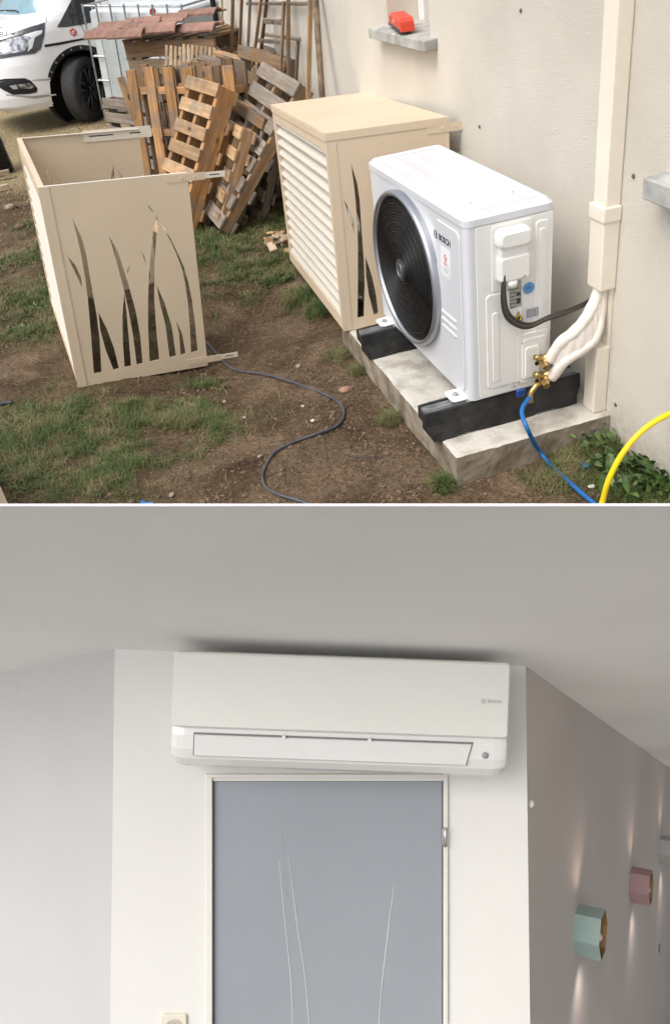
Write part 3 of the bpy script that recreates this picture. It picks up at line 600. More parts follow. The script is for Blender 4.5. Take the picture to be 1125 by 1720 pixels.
# hoses
h0 = Vector((.205, -.055, .232))
hose = thing('blue_hose', 'blue charging hose hanging from the lower brass valve to the ground', 'hose', (0, 0, 0))
hp = [Vector((.216, -.052, .262)), h0, onz(878, 690, .15) , onz(885, 720, .09), onz(905, 757, .035), onz(950, 805, .02), onz(1000, 848, .02), onz(1050, 884, .02)]
hp[2] = ony(876, 690, -.10); hp[3] = ony(886, 722, -.17); hp[4] = onz(908, 762, .03)
ob('hose_line', tube(catmull(hp[1:], 10), .0082, 12), blue_hose, hose, smooth=True)
ob('ferrule', tube([Vector((.255, -.045, .272)), Vector((.232, -.050, .268)), Vector((.214, -.052, .250)), h0 + Vector((.001, 0, .01)), h0 - Vector((-.001, .003, .022))], .0095, 10), brass, hose, smooth=True)
box('valve_lever', h0 + Vector((-.052, -.006, .010)), h0 + Vector((-.018, .010, .040)), mat('blue_lever', (.01, .05, .22), .4), hose, .004)
yp = [onz(1010, 864, .02), onz(1012, 843, .03), onz(1030, 800, .08), ony(1050, 760, -.62), ony(1085, 718, -.63), ony(1130, 690, -.64), ony(1185, 670, -.66), ony(1260, 668, -.7)]
yp = [onz(1003, 870, .02), onz(1010, 846, .035), ony(1022, 805, -.50), ony(1046, 760, -.50), ony(1080, 722, -.50), ony(1126, 694, -.50), ony(1190, 672, -.5), ony(1280, 672, -.5)]
ob('yellow_hose', tube(catmull(yp, 10), .0095, 12), yellow_hose, smooth=True, label='yellow charging hose arching up at the right edge', cat='hose')
# grey cable snaking on the soil
gc = [(300, 536), (345, 558), (372, 582), (398, 597), (440, 613), (490, 637), (540, 655), (568, 670), (577, 688), (566, 710), (530, 728), (492, 742), (462, 758), (448, 776), (441, 800), (447, 818), (470, 830), (500, 838), (530, 846), (560, 862)]
gp = []
for u, v in gc: p = onz(u, v, .012); gp.append(Vector((p.x, p.y, hgt(p.x, p.y) + .008)))
ob('ground_cable', tube(catmull(gp, 8), .0058, 8), grey_cable, smooth=True, label='grey electric cable snaking over the bare soil', cat='cable')
gp = [onz(u, v, .01) for u, v in ((-60, 690), (-20, 683), (8, 677), (22, 675))]
ob('ground_cable', tube(catmull(gp, 6), .008, 8), mat('dark_blue_pipe', (.02, .035, .06), .5), smooth=True, label='short dark pipe end entering at the left edge', cat='pipe')
gp = [onz(u, v, .012) for u, v in ((592, 767), (630, 768), (633, 757), (632, 748))]
ob('iron_rod', tube(gp, .0028, 6), mat('rust_iron', (.06, .045, .04), .7), label='bent thin iron rod lying left of the slab corner', cat='rod')
gp = [onz(u, v, .02) for u, v in ((238, 843), (247, 847), (258, 846))]
ob('plastic_scrap', tube(gp, lambda t: .008, 6), blue_hose, label='bit of blue plastic lying at the near edge', cat='scrap')
bm = bmesh.new(); rnd = random.Random(5); c = onz(981, 786, .02)
for k in range(16):
    a = rnd.uniform(0, 6.28); d = Vector((math.cos(a), math.sin(a), rnd.uniform(0, .7))) * rnd.uniform(.012, .028); tube([c, c + d * .5 + Vector((0, 0, .006)), c + d], .0012, 4, bm)
ob('twine_scrap', bm, mat('blue_twine', (.04, .25, .50), .6), label='tangle of blue twine among the weeds by the slab', cat='twine')
# sheet corner at lower left edge
bm = boxbm((0, 0, 0), (.9, .02, .3)); 
p0, p1 = onz(-40, 790, .03), onz(44, 856, .03)
d = (p1 - p0); M = frame((p0.x, p0.y, .0), (d.x, d.y, 0), (0, 0, 1))
ob('sheet_corner', boxbm((-.3, 0, 0), (d.length * 1.02, .03, .30)), beige, M=frame((p0.x - .02, p0.y - .30, .012), (d.x, d.y, 0), (-d.y, d.x, 0)), label='corner of a beige metal sheet at the bottom left edge', cat='metal sheet')

# ================================================================== beige cover and laser cut screen
PX = [  # grass-blade cut-outs traced on the near side panel of the open screen
 [(122, 366), (130, 398), (137, 430), (143, 465), (148, 502), (153, 560), (158, 627), (171, 625), (168, 570), (163, 530), (157.6, 500), (151, 462), (145.5, 428), (138, 400)],
 [(112, 427), (122, 448), (131, 467), (139, 484), (136.5, 466), (128, 447)],
 [(165.6, 524), (169, 555), (178, 588), (191, 621), (200, 618.5), (192, 585), (180, 553)],
 [(209, 491), (206, 530), (206.5, 570), (209.5, 616), (220.6, 614.5), (217, 570), (213, 525)],
 [(183.5, 396), (192, 425), (200, 455), (207, 480), (216, 520), (224, 565), (230, 612), (240, 610), (236, 565), (229, 525), (219, 488), (209, 455), (198, 422)],
 [(264, 362), (258, 385), (254, 420), (250.5, 460), (249, 500), (249, 550), (251.5, 607), (268, 603.5), (263, 555), (259.5, 500), (260, 455), (262, 415), (265, 380)],
 [(244.5, 339), (252, 351), (259.5, 359), (254, 350)],
 [(267, 371), (279, 391), (289, 410), (298, 430), (306, 452), (311, 475), (316, 510), (319, 550), (321, 592), (332.5, 589), (328, 545), (323, 505), (317, 475), (309, 448), (300, 428), (289, 405), (278, 385)],
 [(263, 478), (269, 510), (278, 545), (285, 600), (296, 597.5), (289, 550), (277, 510)],
 [(296, 539), (301, 560), (303.5, 596), (312, 593.5), (306, 560)],
 [(231, 411), (238, 425), (246, 444), (243, 430)], [(219, 441), (214, 455), (214.5, 460), (217, 452)]]
UM = rotm(.011, .115, .079, -1.396, 1.466, 0); UD, UL, UH = .641, 1.173, .927
def up(u, v):
    q = onplane(u, v, UM); return (q.x / UD, q.z / UH)
HOLES = [[up(*p) for p in h] for h in PX]
def inset(p): return (min(.985, max(.03, p[0])), min(.97, max(.03, p[1])))
def side_sheet(name, parent, M, D, H, mirror=False):       # sheet in local xz plane of the screen, normal -y
    hs = [[((1 - s if mirror else s) * D, t * H) for s, t in map(inset, h)] for h in HOLES]
    return holed(name, [(0, 0), (D, 0), (D, H), (0, H)], hs, .003, beige, parent, M @ Matrix.Rotation(math.pi / 2, 4, 'X'))
def bracket(parent, x, y, z, L=.20, lb=None):
    b = box('bracket', (x - .10, y - .004, z - .032), (x + L * .45, y - .0005, z + .0), beige, parent)
    box('bracket_tongue', (x + L * .40, y - .0015, z - .028), (x + L, y + .001, z - .003), beige_in, b)
    box('bracket_slot', (x + L * .58, y - .0022, z - .017), (x + L * .85, y - .0012, z - .013), dark, b)
    for xx in (x - .03, x + .03): ob('bracket_screw', lathe([(0, .003), (.004, .003), (.005, 0)], 8), beige, b, M=frame((xx, y - .004, z - .016), (1, 0, 0), (0, 0, 1)))
def louvre(parent, L, H, n=14, face=-1):        # panel in local yz plane at x=0, slats tilted
    b = .045
    for a, c in (((0, 0, 0), (.025, b, H)), ((0, L - b, 0), (.025, L, H)), ((0, b, H - .07), (.025, L - b, H)), ((0, b, 0), (.025, L - b, .06))): box('louvre_frame', a, c, beige, parent, .001)
    me = None
    for k in range(n):
        z = .07 + (H - .145) * k / (n - 1)
        if me is None:
            bm = bmesh.new(); sec = [(0, 0), (0, .008), (.026, .036), (.028, .035), (.003, .007), (.003, 0)]; yl = L - 2 * b + .004
            A_ = [bm.verts.new((x, 0, z_)) for x, z_ in sec]; B_ = [bm.verts.new((x, yl, z_)) for x, z_ in sec]
            for q in range(6): bm.faces.new((A_[q], B_[q], B_[(q + 1) % 6], A_[(q + 1) % 6]))
            bm.faces.new(A_[::-1]); bm.faces.new(B_); bmesh.ops.recalc_face_normals(bm, faces=bm.faces[:])
            o = ob('slat', bm, slatw, parent); me = o.data
        else: o = ob('slat', me, None, parent)
        o.matrix_local = T_((.003, b - .002, z - .010))
# open U-shaped screen on the grass
U = thing('grass_screen', 'open beige metal screen with grass blade cut-outs standing on the lawn', 'screen', UM)
side_sheet('side_sheet', U, T_((0, 0, 0)), UD, UH); side_sheet('side_sheet', U, T_((0, UL, 0)), UD, UH)
louvre(U, UL, UH)
box('top_fold', (0, -.0015, UH - .001), (UD, .014, UH + .002), beige_in, U); box('top_fold', (0, UL - .014, UH - .001), (UD, UL + .0015, UH + .002), beige_in, U)
box('bottom_fold', (.02, 0, -.001), (UD, .035, .002), beige_in, U)
box('corner_post', (-.0035, -.0045, .0), (.042, -.0017, UH), beige, U); box('corner_post', (.002, .002, 0), (.03, .03, UH - .01), beige, U)
bracket(U, UD, 0, UH - .002, .17); bracket(U, UD, 0, .05, .16)
b = box('bracket', (UD - .30, UL - .006, UH - .045), (UD + .07, UL - .0025, UH + .012), beige_in, U)
for xx, w in ((UD - .27, .13), (UD - .05, .06)): box('bracket_slot', (xx, UL - .0075, UH - .02), (xx + w, UL - .0055, UH - .015), dark, b)
# closed cover next to the heat pump
CM = rotm(-.066, .047, -.062, -.141, 1.101, .120); CL, CD, CH = 1.365, .535, .848
cv = thing('louvred_cover', 'beige louvred metal cover box standing behind the heat pump', 'cover', CM)
side_sheet('side_sheet', cv, T_((0, 0, 0)), CD, CH); side_sheet('side_sheet', cv, T_((0, CL, 0)), CD, CH)
louvre(cv, CL, CH)
box('top_sheet', (-.003, -.004, CH + .001), (CD, CL + .004, CH + .006), beige, cv); box('top_fold', (-.004, -.0045, CH - .025), (CD, -.002, CH + .001), beige, cv); box('top_fold', (-.0045, 0, CH - .03), (-.0005, CL, CH + .001), beige, cv)
box('corner_post', (-.0035, -.0035, .0), (.04, -.0017, CH - .03), beige, cv)
bracket(cv, CD, 0, CH - .02, .15); bracket(cv, CD, CL, CH - .005, .10)
box('back_rail', (CD - .02, .003, .02), (CD, CL, .06), beige, cv); box('inner_shelf', (.03, .01, .14), (.1, CL - .01, .145), mat('inner_grey', (.35, .34, .32), .6), cv)

# ================================================================== pallets
def pallet(lb, pose, L, W, T, c1='tan', c2='tan', nslat=7, upright=False, sw=.075, seed=0, nback=5):
    p = thing('pallet', lb, 'pallet', rotm(*pose), group='wooden pallets stacked and leaning by the wall')
    rnd = random.Random(seed + 40)
    meS = None
    if not upright:
        for k in range(nslat):
            z = L - sw - (L - sw) * k / (nslat - 1); j = rnd.uniform(-.006, .006)
            if meS is None: o = ob('slat', boxbm((0, 0, 0), (W, .018, sw), .002), WOODS[(c1, 0)], p); meS = o.data
            else: o = ob('slat', meS, None, p)
            o.matrix_local = T_((j, 0, z)) @ Matrix.Rotation(rnd.uniform(-.01, .01), 4, 'Y')
        meB = None
        for k in range(nback):
            z = L - sw - (L - sw) * k / (nback - 1)
            if meB is None: o = ob('slat', boxbm((-.004, T - .018, 0), (W + .012, T, sw * .95), .002), WOODS[(c1, 0)], p); meB = o.data
            else: o = ob('slat', meB, None, p)
            o.location = (rnd.uniform(-.01, .012), 0, z)
        meT = None
        for x in (0.004, W / 2 - .02, W - .044):
            if meT is None: o = ob('stringer', boxbm((0, .0185, 0), (.04, T - .0185, L - .005), .002), WOODS[(c2, 2)], p); meT = o.data
            else: o = ob('stringer', meT, None, p)
            o.location = (x, 0, .002)
    else:
        me = None
        for k in range(nslat):
            x = (W - sw) * k / (nslat - 1)
            if me is None: o = ob('slat', boxbm((0, 0, 0), (sw, .02, L), .002), WOODS[(c1, 2)], p); me = o.data
            else: o = ob('slat', me, None, p)
            o.location = (x + rnd.uniform(-.006, .006), 0, rnd.uniform(-.012, .012))
        me = None
        for k in range(nback):
            x = (W - sw) * k / (nback - 1) + .02
            if me is None: o = ob('slat', boxbm((0, T - .02, 0), (sw, T, L), .002), WOODS[('brown', 2)], p); me = o.data
            else: o = ob('slat', me, None, p)
            o.location = (x, 0, .01 + rnd.uniform(-.012, .02))
        me = None
        for z in (.03, L * .5, L - .17):
            if me is None: o = ob('stringer', boxbm((-.0, .0205, 0), (W, T - .0205, .045), .002), WOODS[(c2, 0)], p); me = o.data
            else: o = ob('stringer', me, None, p)
            o.location = (0, 0, z)
    return p
def pose(v): x, y, z, rx, ry, rz, L, W, T = v; return (rx, ry, rz, x, y, z), L, W, T
po, L, W, T = pose([-0.684, 4.665, 0.016, -0.118, -0.0, -0.892, 0.908, 1.041, 0.134]); pallet('orange pallet standing upright with long vertical boards, furthest left', po, L, W, T, 'orange', 'orange', 6, True, .095, 1, 5)
po, L, W, T = pose([-0.715, 3.892, 0.114, -0.534, 0.074, -1.261, 0.924, 0.438, 0.162]); po = po; 
Lx = 1.05; pm = rotm(*po); dn = (pm.to_3x3() @ Vector((0, 0, 1))) * -(Lx - L); po1 = (po[0], po[1], po[2], po[3] + dn.x, po[4] + dn.y, po[5] + dn.z)
pallet('foremost leaning pallet showing pale slats on an orange stringer', po1, Lx, W, T, 'tan', 'orange', 8, False, .083, 2, 6)
pallet('orange brown pallet leaning second behind the foremost one', *pose([-0.497, 4.185, 0.043, -0.5, -0.0, -1.459, 0.634, 0.579, 0.091])[:1], .634, .579, .091, 'brown', 'orange', 5, False, .075, 3, 5)
pallet('brown pallet leaning third in the row', *pose([-0.34, 3.861, 0.048, -0.484, -0.056, -1.589, 0.631, 0.543, 0.103])[:1], .631, .543, .103, 'tan', 'tan', 5, False, .075, 4, 5)
pallet('weathered grey brown pallet leaning fourth in the row', *pose([-0.314, 3.949, 0.117, -0.456, 0.153, -1.373, 0.63, 0.542, 0.081])[:1], .70, .542, .081, 'brown', 'grey', 5, False, .075, 5, 5)
pallet('large weathered pallet leaning on the wall behind the beige cover', *pose([-0.404, 4.013, 0.128, -0.721, 0.074, -1.495, 1.035, 0.765, 0.109])[:1], 1.035, .765, .109, 'grey', 'brown', 8, False, .095, 6, 5)
pallet('dark narrow pallet leaning furthest right beside the beige cover', (-.42, .05, -1.4, -.13, 3.95, .02), .62, .5, .09, 'grey', 'grey', 5, False, .075, 7, 5)
# pallets behind, standing or stacked
pallet('grey brown pallet standing behind the orange one', (-.10, 0, -.5, -.25, 5.15, .02), .80, .62, .13, 'grey', 'brown', 5, True, .095, 8, 5)
pallet('pallet leaning at the back with narrow slanted boards', (-.35, .1, -1.2, .05, 4.85, .02), .84, .6, .12, 'tan', 'tan', 8, False, .07, 9, 6)
pallet('weathered pallet edge standing left of the orange one', (-.05, 0, -1.15, -.82, 5.6, .02), .62, .75, .12, 'grey', 'grey', 6, False, .075, 10, 5)
pallet('dark weathered pallet wedged upright in the gap behind the row', (-.25, .08, -1.3, -.02, 4.55, .02), .98, .7, .12, 'brown', 'grey', 7, False, .08, 11, 6)
pallet('grey pallet leaning against the wall end of the heap', (-.45, .05, -1.45, .02, 4.75, .02), 1.0, .7, .12, 'grey', 'brown', 7, False, .08, 12, 6)
pallet('low brown pallet standing under the pale laths', (-.15, -.05, -.8, -.55, 5.35, .02), .80, .9, .13, 'brown', 'tan', 6, True, .1, 13, 5)
pallet('dark pallet behind the orange brown one, only its edge showing', (-.42, .04, -1.4, -.45, 4.5, .02), .84, .6, .11, 'brown', 'brown', 6, False, .075, 14, 6)
# flat stack with tiles on top
SM = T_((-.45, 6.45, 0)) @ Matrix.Rotation(math.radians(-53), 4, 'Z')      # frame of the flat stack, x along its front
def flat_pallet(lb, x, y, z, L=1.2, W=.8, T=.12, c='brown', seed=0, rz=0.):
    p = thing('pallet', lb, 'pallet', SM @ T_((x, y, z)) @ Matrix.Rotation(rz, 4, 'Z'), group='wooden pallets lying flat in the stack')
    me = None
    for k in range(3):
        if me is None: o = ob('stringer', boxbm((0, 0, .02), (L, .03, T - .022), .002), WOODS[(c, 0)], p); me = o.data
        else: o = ob('stringer', me, None, p)
        o.location = (0, (W - .03) * k / 2, 0)
    me = None
    for k in range(7):
        if me is None: o = ob('slat', boxbm((0, -.006, T - .0215), (.09, W, T), .002), WOODS[(c, 1)], p); me = o.data
        else: o = ob('slat', me, None, p)
        o.location = ((L - .09) * k / 6, 0, 0)
    me = None
    for x_ in (0, .12, .55, L - .22, L - .09):
        if me is None: o = ob('slat', boxbm((0, -.006, 0), (.09, W, .0195), .002), WOODS[(c, 1)], p); me = o.data
        else: o = ob('slat', me, None, p)
        o.location = (x_, 0, 0)
ST = ony(205, 64, 6.1); E2 = ony(385, 84, 6.1); rz = 0.0
zt0 = .86
for k, (z, c, lb) in enumerate([(.02, 'grey', 'grey pallet at the foot of the flat stack'), (.155, 'brown', 'second pallet from the ground in the flat stack'), (.29, 'grey', 'third pallet from the ground in the flat stack'), (.425, 'brown', 'fourth pallet from the ground in the flat stack'), (.56, 'grey', 'pallet next to the top of the flat stack, under the knotty one')]):
    flat_pallet(lb, .01 + .015 * (k % 2), .03, z, 1.05, .8, .13, c, k)
flat_pallet('knotty brown pallet on top of the flat stack under the roof tiles', 0, 0, .79, 1.12, .8, .165, 'brown', 9)
ob('chipboard_panel', boxbm((0, 0, 0), (.98, .03, .115)), mat('chipboard', (.38, .29, .19), .85, col2=(.24, .17, .11), noise_scale=40, detail=6), M=SM @ T_((.01, -.005, .672)), label='strip of chipboard in the stack below the knotty pallet', cat='board')
box('timber_block', (0, 0, 0), (.12, .10, .06), WOODS[('grey', 0)], bev=.003, M=SM @ T_((.98, -.02, .957)), label='short timber block at the right end of the stack top', cat='timber')
# roof tiles
tile_m = mat('terracotta', (.31, .175, .13), .8, noise_amt=.25, noise_scale=14, bump=.001, bump_scale=150, var=.18, col2=(.21, .12, .095))
def tile_mesh(L=.44, W=.17):
    bm = bmesh.new(); pr_ = []
    for k in range(11):
        t = k / 10; pr_.append((W * (t - .5), .035 * math.sin(math.pi * min(1, t * 1.35)) if t < .74 else .006))
    rows = []
    for x in (0, L):
        rows.append([bm.verts.new((x, y, z)) for y, z in pr_] + [bm.verts.new((x, y, z - .014)) for y, z in reversed(pr_)])
    n = len(rows[0])
    for k in range(n): bm.faces.new((rows[0][k], rows[0][(k + 1) % n], rows[1][(k + 1) % n], rows[1][k]))
    bm.faces.new(rows[0][::-1]); bm.faces.new(rows[1]); bmesh.ops.recalc_face_normals(bm, faces=bm.faces[:])
    me = bpy.data.meshes.new('roof_tile'); bm.to_mesh(me); bm.free(); me.materials.append(tile_m); return me
tm = tile_mesh()
TL = [(-.31, -.10, 1.055, .02, -.35, 'leftmost roof tile of the front row, overhanging the white tank cage'), (.02, -.12, 1.05, .03, -.35, 'middle roof tile of the front row, light terracotta'), (.37, -.06, 1.075, .03, -.45, 'darker roof tile right of the middle one in the front row'), (.74, .02, 1.04, .02, -.2, 'roof tile poking out at the right end of the stack'),
      (-.33, .10, 1.085, .02, -.1, 'leftmost roof tile of the back row'), (.0, .14, 1.095, .03, 0, 'second roof tile of the back row, dusty pink'), (.31, .18, 1.105, .03, .0, 'third roof tile of the back row with a weathered top'), (.60, .22, 1.12, .02, .0, 'rightmost roof tile of the back row'), (.12, .0, 1.085, .03, -.2, 'roof tile lying across the middle of the pile')]
for x, y, z, rz, rx, lb in TL: ob('roof_tile', tm, None, M=SM @ rotm(rx * -1, 0, rz, x, y, z - .02), label=lb, cat='roof tile', group='terracotta roof tiles on the pallet stack')
# small pale crates of laths behind
def lath(lb, x, y, z, rz, n=7, rx=-.5, L=.22):
    t = thing('lath_bundle', lb, 'lath panel', rotm(rx, .25, rz, x, y, z), group='pale ribbed lath panels'); me = None
    for k in range(n):
        if me is None: o = ob('lath', boxbm((0, 0, 0), (.022, .02, L), .003), WOODS[('pale', 2)], t); me = o.data
        else: o = ob('lath', me, None, t)
        o.location = (k * .036, 0, 0)
    box('cross_lath', (-.01, .021, .04), (n * .036, .035, .07), WOODS[('pale', 0)], t)
c = ony(276, 118, 5.3); lath('left pale ribbed lath panel lying on top of the pallets', c.x, c.y, c.z - .02, -.15, 6)
c = ony(305, 115, 5.45); lath('right pale ribbed lath panel beside the grey boards', c.x, c.y, c.z - .02, -.15, 8)
# loose boards leaning between pallets
for k, (a, b_, y0, y1, w, cc, lb) in enumerate([((414, 98), (395, 170), 4.75, 4.6, .05, 'tan', 'loose light board leaning behind the foremost pallet'), ((362, 88), (418, 104), 5.1, 4.9, .07, 'tan', 'pale board end lying across the pallets under the poles'), ((335, 96), (365, 104), 5.3, 5.1, .07, 'grey', 'grey board end in front of the back pallets'),
        ((452, 162), (430, 330), 4.0, 3.85, .055, 'grey', 'grey board leaning beside the large weathered pallet'), ((203, 130), (228, 200), 5.2, 5.1, .06, 'tan', 'pale splintered board left of the orange pallet')]):
    A, B = ony(*a, y0), ony(*b_, y1); d = B - A; M = frame(A, d, Vector((0, 0, 1)).cross(d) if abs(d.normalized().z) > .9 else (0, 1, .3)); ob('loose_board', boxbm((0, -w / 2, -.012), (d.length, w / 2, .012), .002), WOODS[(cc, 0)], M=M, label=lb, cat='board', group='loose boards among the pallets')
# broken wood pieces on the grass
rnd = random.Random(2)
for k in range(13):
    u, v = 474 + rnd.uniform(-28, 14), 411 + rnd.uniform(-20, 22); p = onz(u, v, .02); s = rnd.uniform(.6, 1.2)
    ob('wood_scrap', boxbm((-.045 * s, -.022 * s, -.008), (.045 * s, .022 * s, .008), .003), WOODS[(rnd.choice(('tan', 'pale')), 0)], M=rotm(rnd.uniform(-.4, .4), rnd.uniform(-.4, .4), rnd.uniform(0, 3), p.x, p.y, .02 + rnd.uniform(0, .04)), label='broken offcut of pale wood in the heap beside the beige cover', cat='wood scrap', group='broken wood offcuts heaped on the grass')

# ================================================================== poles leaning on the wall
PO = [((373, 4), (374, 85), .018, 'pale', 'thin pale lath leaning furthest left against the wall'), ((391, 4), (389, 90), .026, 'brown', 'brown batten leaning second from the left'), ((406, 4), (402, 92), .022, 'brown', 'dark brown batten leaning third from the left'), ((420, 8), (416, 88), .021, 'grey', 'greyish batten leaning fourth from the left'),
      ((438, 5), (426, 99), .023, 'tan', 'light brown batten slanting to the left, fifth from the left'), ((447, 8), (436, 105), .024, 'brown', 'brown batten slanting left beside the aluminium rungs'), ((484, 8), (484, 128), .024, 'brown', 'brown batten right behind the trestle upright'), ((521, 5), (518, 148), .026, 'tan', 'square batten leaning near the corner of the beige cover'), ]
for t, b_, w, cc, lb in PO:
    A = onx(*t, .44); B = onx(*b_, .38); d = (B - A) / (A.z - B.z); top = A - d * .28; bot = A + d * (A.z - .01); ax = (top - bot)
    M = frame(bot, ax, (0, 1, 0)); ob('wall_batten', boxbm((0, -w / 2, -w / 2), (ax.length, w / 2, w / 2), .001), WOODS[(cc, 0)], M=M, label=lb, cat='batten', group='battens leaning against the house wall')
A = onx(530, 4, .44); B = onx(541, 162, .38); d = (B - A) / (A.z - B.z); top = A - d * .28; bot = A + d * (A.z - .01)
ob('round_pole', tube([bot, bot.lerp(top, .5), top], .018, 12), mat('old_pole', (.20, .14, .09), .8, noise_amt=.3, noise_scale=20), smooth=True, label='round wooden pole leaning rightmost beside the beige cover', cat='pole')
tr = thing('trestle', 'wooden trestle frame with pale cross rungs leaning on the wall', 'trestle', (0, 0, 0))
def stick(name, a, b_, xa, xb, w, m, parent, d2=None):
    A, B = onx(*a, xa), onx(*b_, xb); ax = B - A; n_ = Vector((1, 0, .2)); ob(name, boxbm((0, -w / 2, -.008), (ax.length, w / 2, .008), .001), m, parent, M=frame(A, ax, n_.cross(ax)))
stick('upright', (477, 2), (468, 200), .43, .33, .026, WOODS[('tan', 0)], tr)
stick('rung', (444, 35), (474, 37), .42, .42, .035, WOODS[('grey', 0)], tr); stick('rung', (434, 68), (474, 71), .40, .40, .025, WOODS[('grey', 0)], tr); stick('rung', (446, 58), (504, 66), .43, .43, .022, WOODS[('grey', 0)], tr)
stick('upright', (501, 66), (496, 150), .43, .40, .024, WOODS[('brown', 0)], tr); stick('top_rail', (415, 6), (524, 6), .45, .45, .02, WOODS[('grey', 0)], tr)
bk = thing('bucket', 'grey bucket half hidden behind the battens', 'bucket', T_(ony(456, 110, 4.6) - Vector((0, 0, .12)))); ob('bucket_body', lathe([(0, 0), (.05, 0), (.06, .10), (.062, .10)], 20), mat('bucket_grey', (.16, .17, .19), .4), bk, smooth=True); ob('bucket_lid', lathe([(.0625, .10), (.063, .16), (0, .162)], 20), mat('bucket_white', (.6, .6, .6), .5), bk, smooth=True)

# ================================================================== white tank in a cage
ibc = thing('tank_cage', 'white plastic tank in a galvanised cage behind the roof tiles', 'tank', T_((-.72, 8.42, .02)) @ Matrix.Rotation(math.radians(-38), 4, 'Z') @ Matrix.Rotation(math.radians(5), 4, 'Y'))
tankm = mat('tank_plastic', (.62, .66, .68), .45, noise_amt=.08, noise_scale=3)
ob('tank', boxbm((.03, .03, .14), (1.17, .97, 1.10), .05, 3), tankm, ibc)
for zz in (.14, .16, .42, .66, .9, 1.14): ob('cage_rail', tube([(0, 0, zz), (1.2, 0, zz), (1.2, 1, zz), (0, 1, zz)], .010, 6, closed=True), galv, ibc)
for k in range(8): ob('cage_bar', tube([(1.2 * k / 7, -.006, .12), (1.2 * k / 7, -.006, 1.16)], .010, 6), galv, ibc)
for k in range(1, 6): ob('cage_bar', tube([(0, k / 6, .12), (0, k / 6, 1.14)], .009, 6), galv, ibc)
box('cage_plate', (.18, -.02, .17), (.34, -.012, .95), mat('cage_sheet', (.45, .50, .50), .5), ibc); box('cage_plate', (.36, -.02, .17), (.52, -.012, .95), mat('cage_sheet', (.45, .50, .50), .5), ibc)
box('tank_foot', (0, -.01, 0), (.14, .10, .115), WOODS[('grey', 0)], ibc, .004); box('tank_foot', (.5, -.01, 0), (.64, .10, .115), WOODS[('grey', 0)], ibc, .004); box('base_board', (0, 0, .105), (1.2, 1, .125), WOODS[('grey', 0)], ibc)
ob('red_tap', lathe([(0, .03), (.03, .03), (.035, 0), (0, 0)], 14), mat('tap_red', (.35, .03, .03), .4), M=T_(ony(257, 20, 7.9)) @ Matrix.Rotation(1.2, 4, 'X'), label='dark red tap lying on the tiles behind', cat='tap')
A, B = ony(356, -6, 6.9), ony(372, 80, 6.9); ob('black_pipe', tube([B, A], .028, 10), black_plastic, label='black pipe standing at the far end of the wall', cat='pipe')

# ================================================================== the van (front left corner in view)
VY = math.radians(14)
VM = T_((-1.03, 9.45, 0)) @ Matrix.Rotation(math.pi + VY, 4, 'Z')        # local x forward, y to the van's left (towards the camera)
van = thing('van', 'white delivery van parked on the straw with front wheel turned', 'van', VM)
paint = mat('van_white', (.86, .87, .88), .22, noise_amt=.01, coat=.6)
def van_body():
    levels = [(.25, .90, .84, .32), (.31, .98, .87, .36), (.40, 1.00, .89, .38), (.55, 1.00, .90, .40), (.70, .98, .905, .42), (.85, .93, .905, .44), (.97, .88, .90, .45), (1.05, .78, .89, .45), (1.11, .64, .87, .42), (1.15, .46, .86, .38), (1.5, .08, .82, .32), (2.0, -.5, .74, .3)]
    bm = bmesh.new(); rings = []
    fine = []
    for A, B in zip(levels, levels[1:]):
        n = max(1, round((B[0] - A[0]) / .012)) if A[0] < 1.0 else 3
        for q in range(n): fine.append(tuple(a + (b - a) * q / n for a, b in zip(A, B)))
    fine.append(levels[-1])
    for z, xf, ys, r in fine:
        ring = []; xe = xf - r * 1.5
        for k in range(10): ring.append((-3.2 + 2.7 * (k / 10), ys))
        for k in range(71): ring.append((-.5 + (xe + .5) * k / 70, ys))
        for k in range(1, 31):
            a = math.pi / 2 * k / 30; ring.append((xe + r * 1.5 * math.sin(a), ys - r + r * math.cos(a)))
        ring.append((xf + .03, 0)); full = ring + [(x, -y) for x, y in reversed(ring[:-1])]
        rings.append([bm.verts.new((x, y, z)) for x, y in full])
    for A, B in zip(rings, rings[1:]):
        for k in range(len(A) - 1):
            c = (A[k].co + B[k + 1].co) / 2
            if c.y > .5 and math.hypot(c.x, c.z - .335) < .425: continue      # front wheel arch
            bm.faces.new((A[k], B[k], B[k + 1], A[k + 1]))
    bm.faces.new(rings[-1]); bmesh.ops.recalc_face_normals(bm, faces=bm.faces[:])
    return bm
body = ob('body_shell', van_body(), paint, van, smooth=True); body.data.materials.append(mat('windscreen_glass', (.20, .36, .42), .1, spec=.9))
for p_ in body.data.polygons:
    if p_.center.z > 1.155 and abs(p_.center.y) < .74 and p_.center.x > -.9: p_.material_index = 1
ob('wheel_arch', lathe([(0, -.42), (.41, -.42), (.41, -.16)], 40), mat('arch_liner', (.02, .02, .02), .8), van, M=T_((0, .86, .335)) @ Matrix.Rotation(-math.pi / 2, 4, 'X'))
bm = bmesh.new(); N = 26
for k in range(N + 1):
    a = math.radians(28 + 152 * k / N); 
    for r in (.405, .455): bm.verts.new((r * math.cos(a), 0, r * math.sin(a)))
bm.verts.ensure_lookup_table()
for k in range(N): bm.faces.new([bm.verts[2 * k + q] for q in (0, 1, 3, 2)])
g = bmesh.ops.extrude_face_region(bm, geom=bm.faces[:]); bmesh.ops.translate(bm, verts=[v for v in g['geom'] if isinstance(v, bmesh.types.BMVert)], vec=(0, .02, 0))
bmesh.ops.recalc_face_normals(bm, faces=bm.faces[:])
trim = ob('arch_trim', bm, black_plastic, van, M=T_((0, .888, .335)))
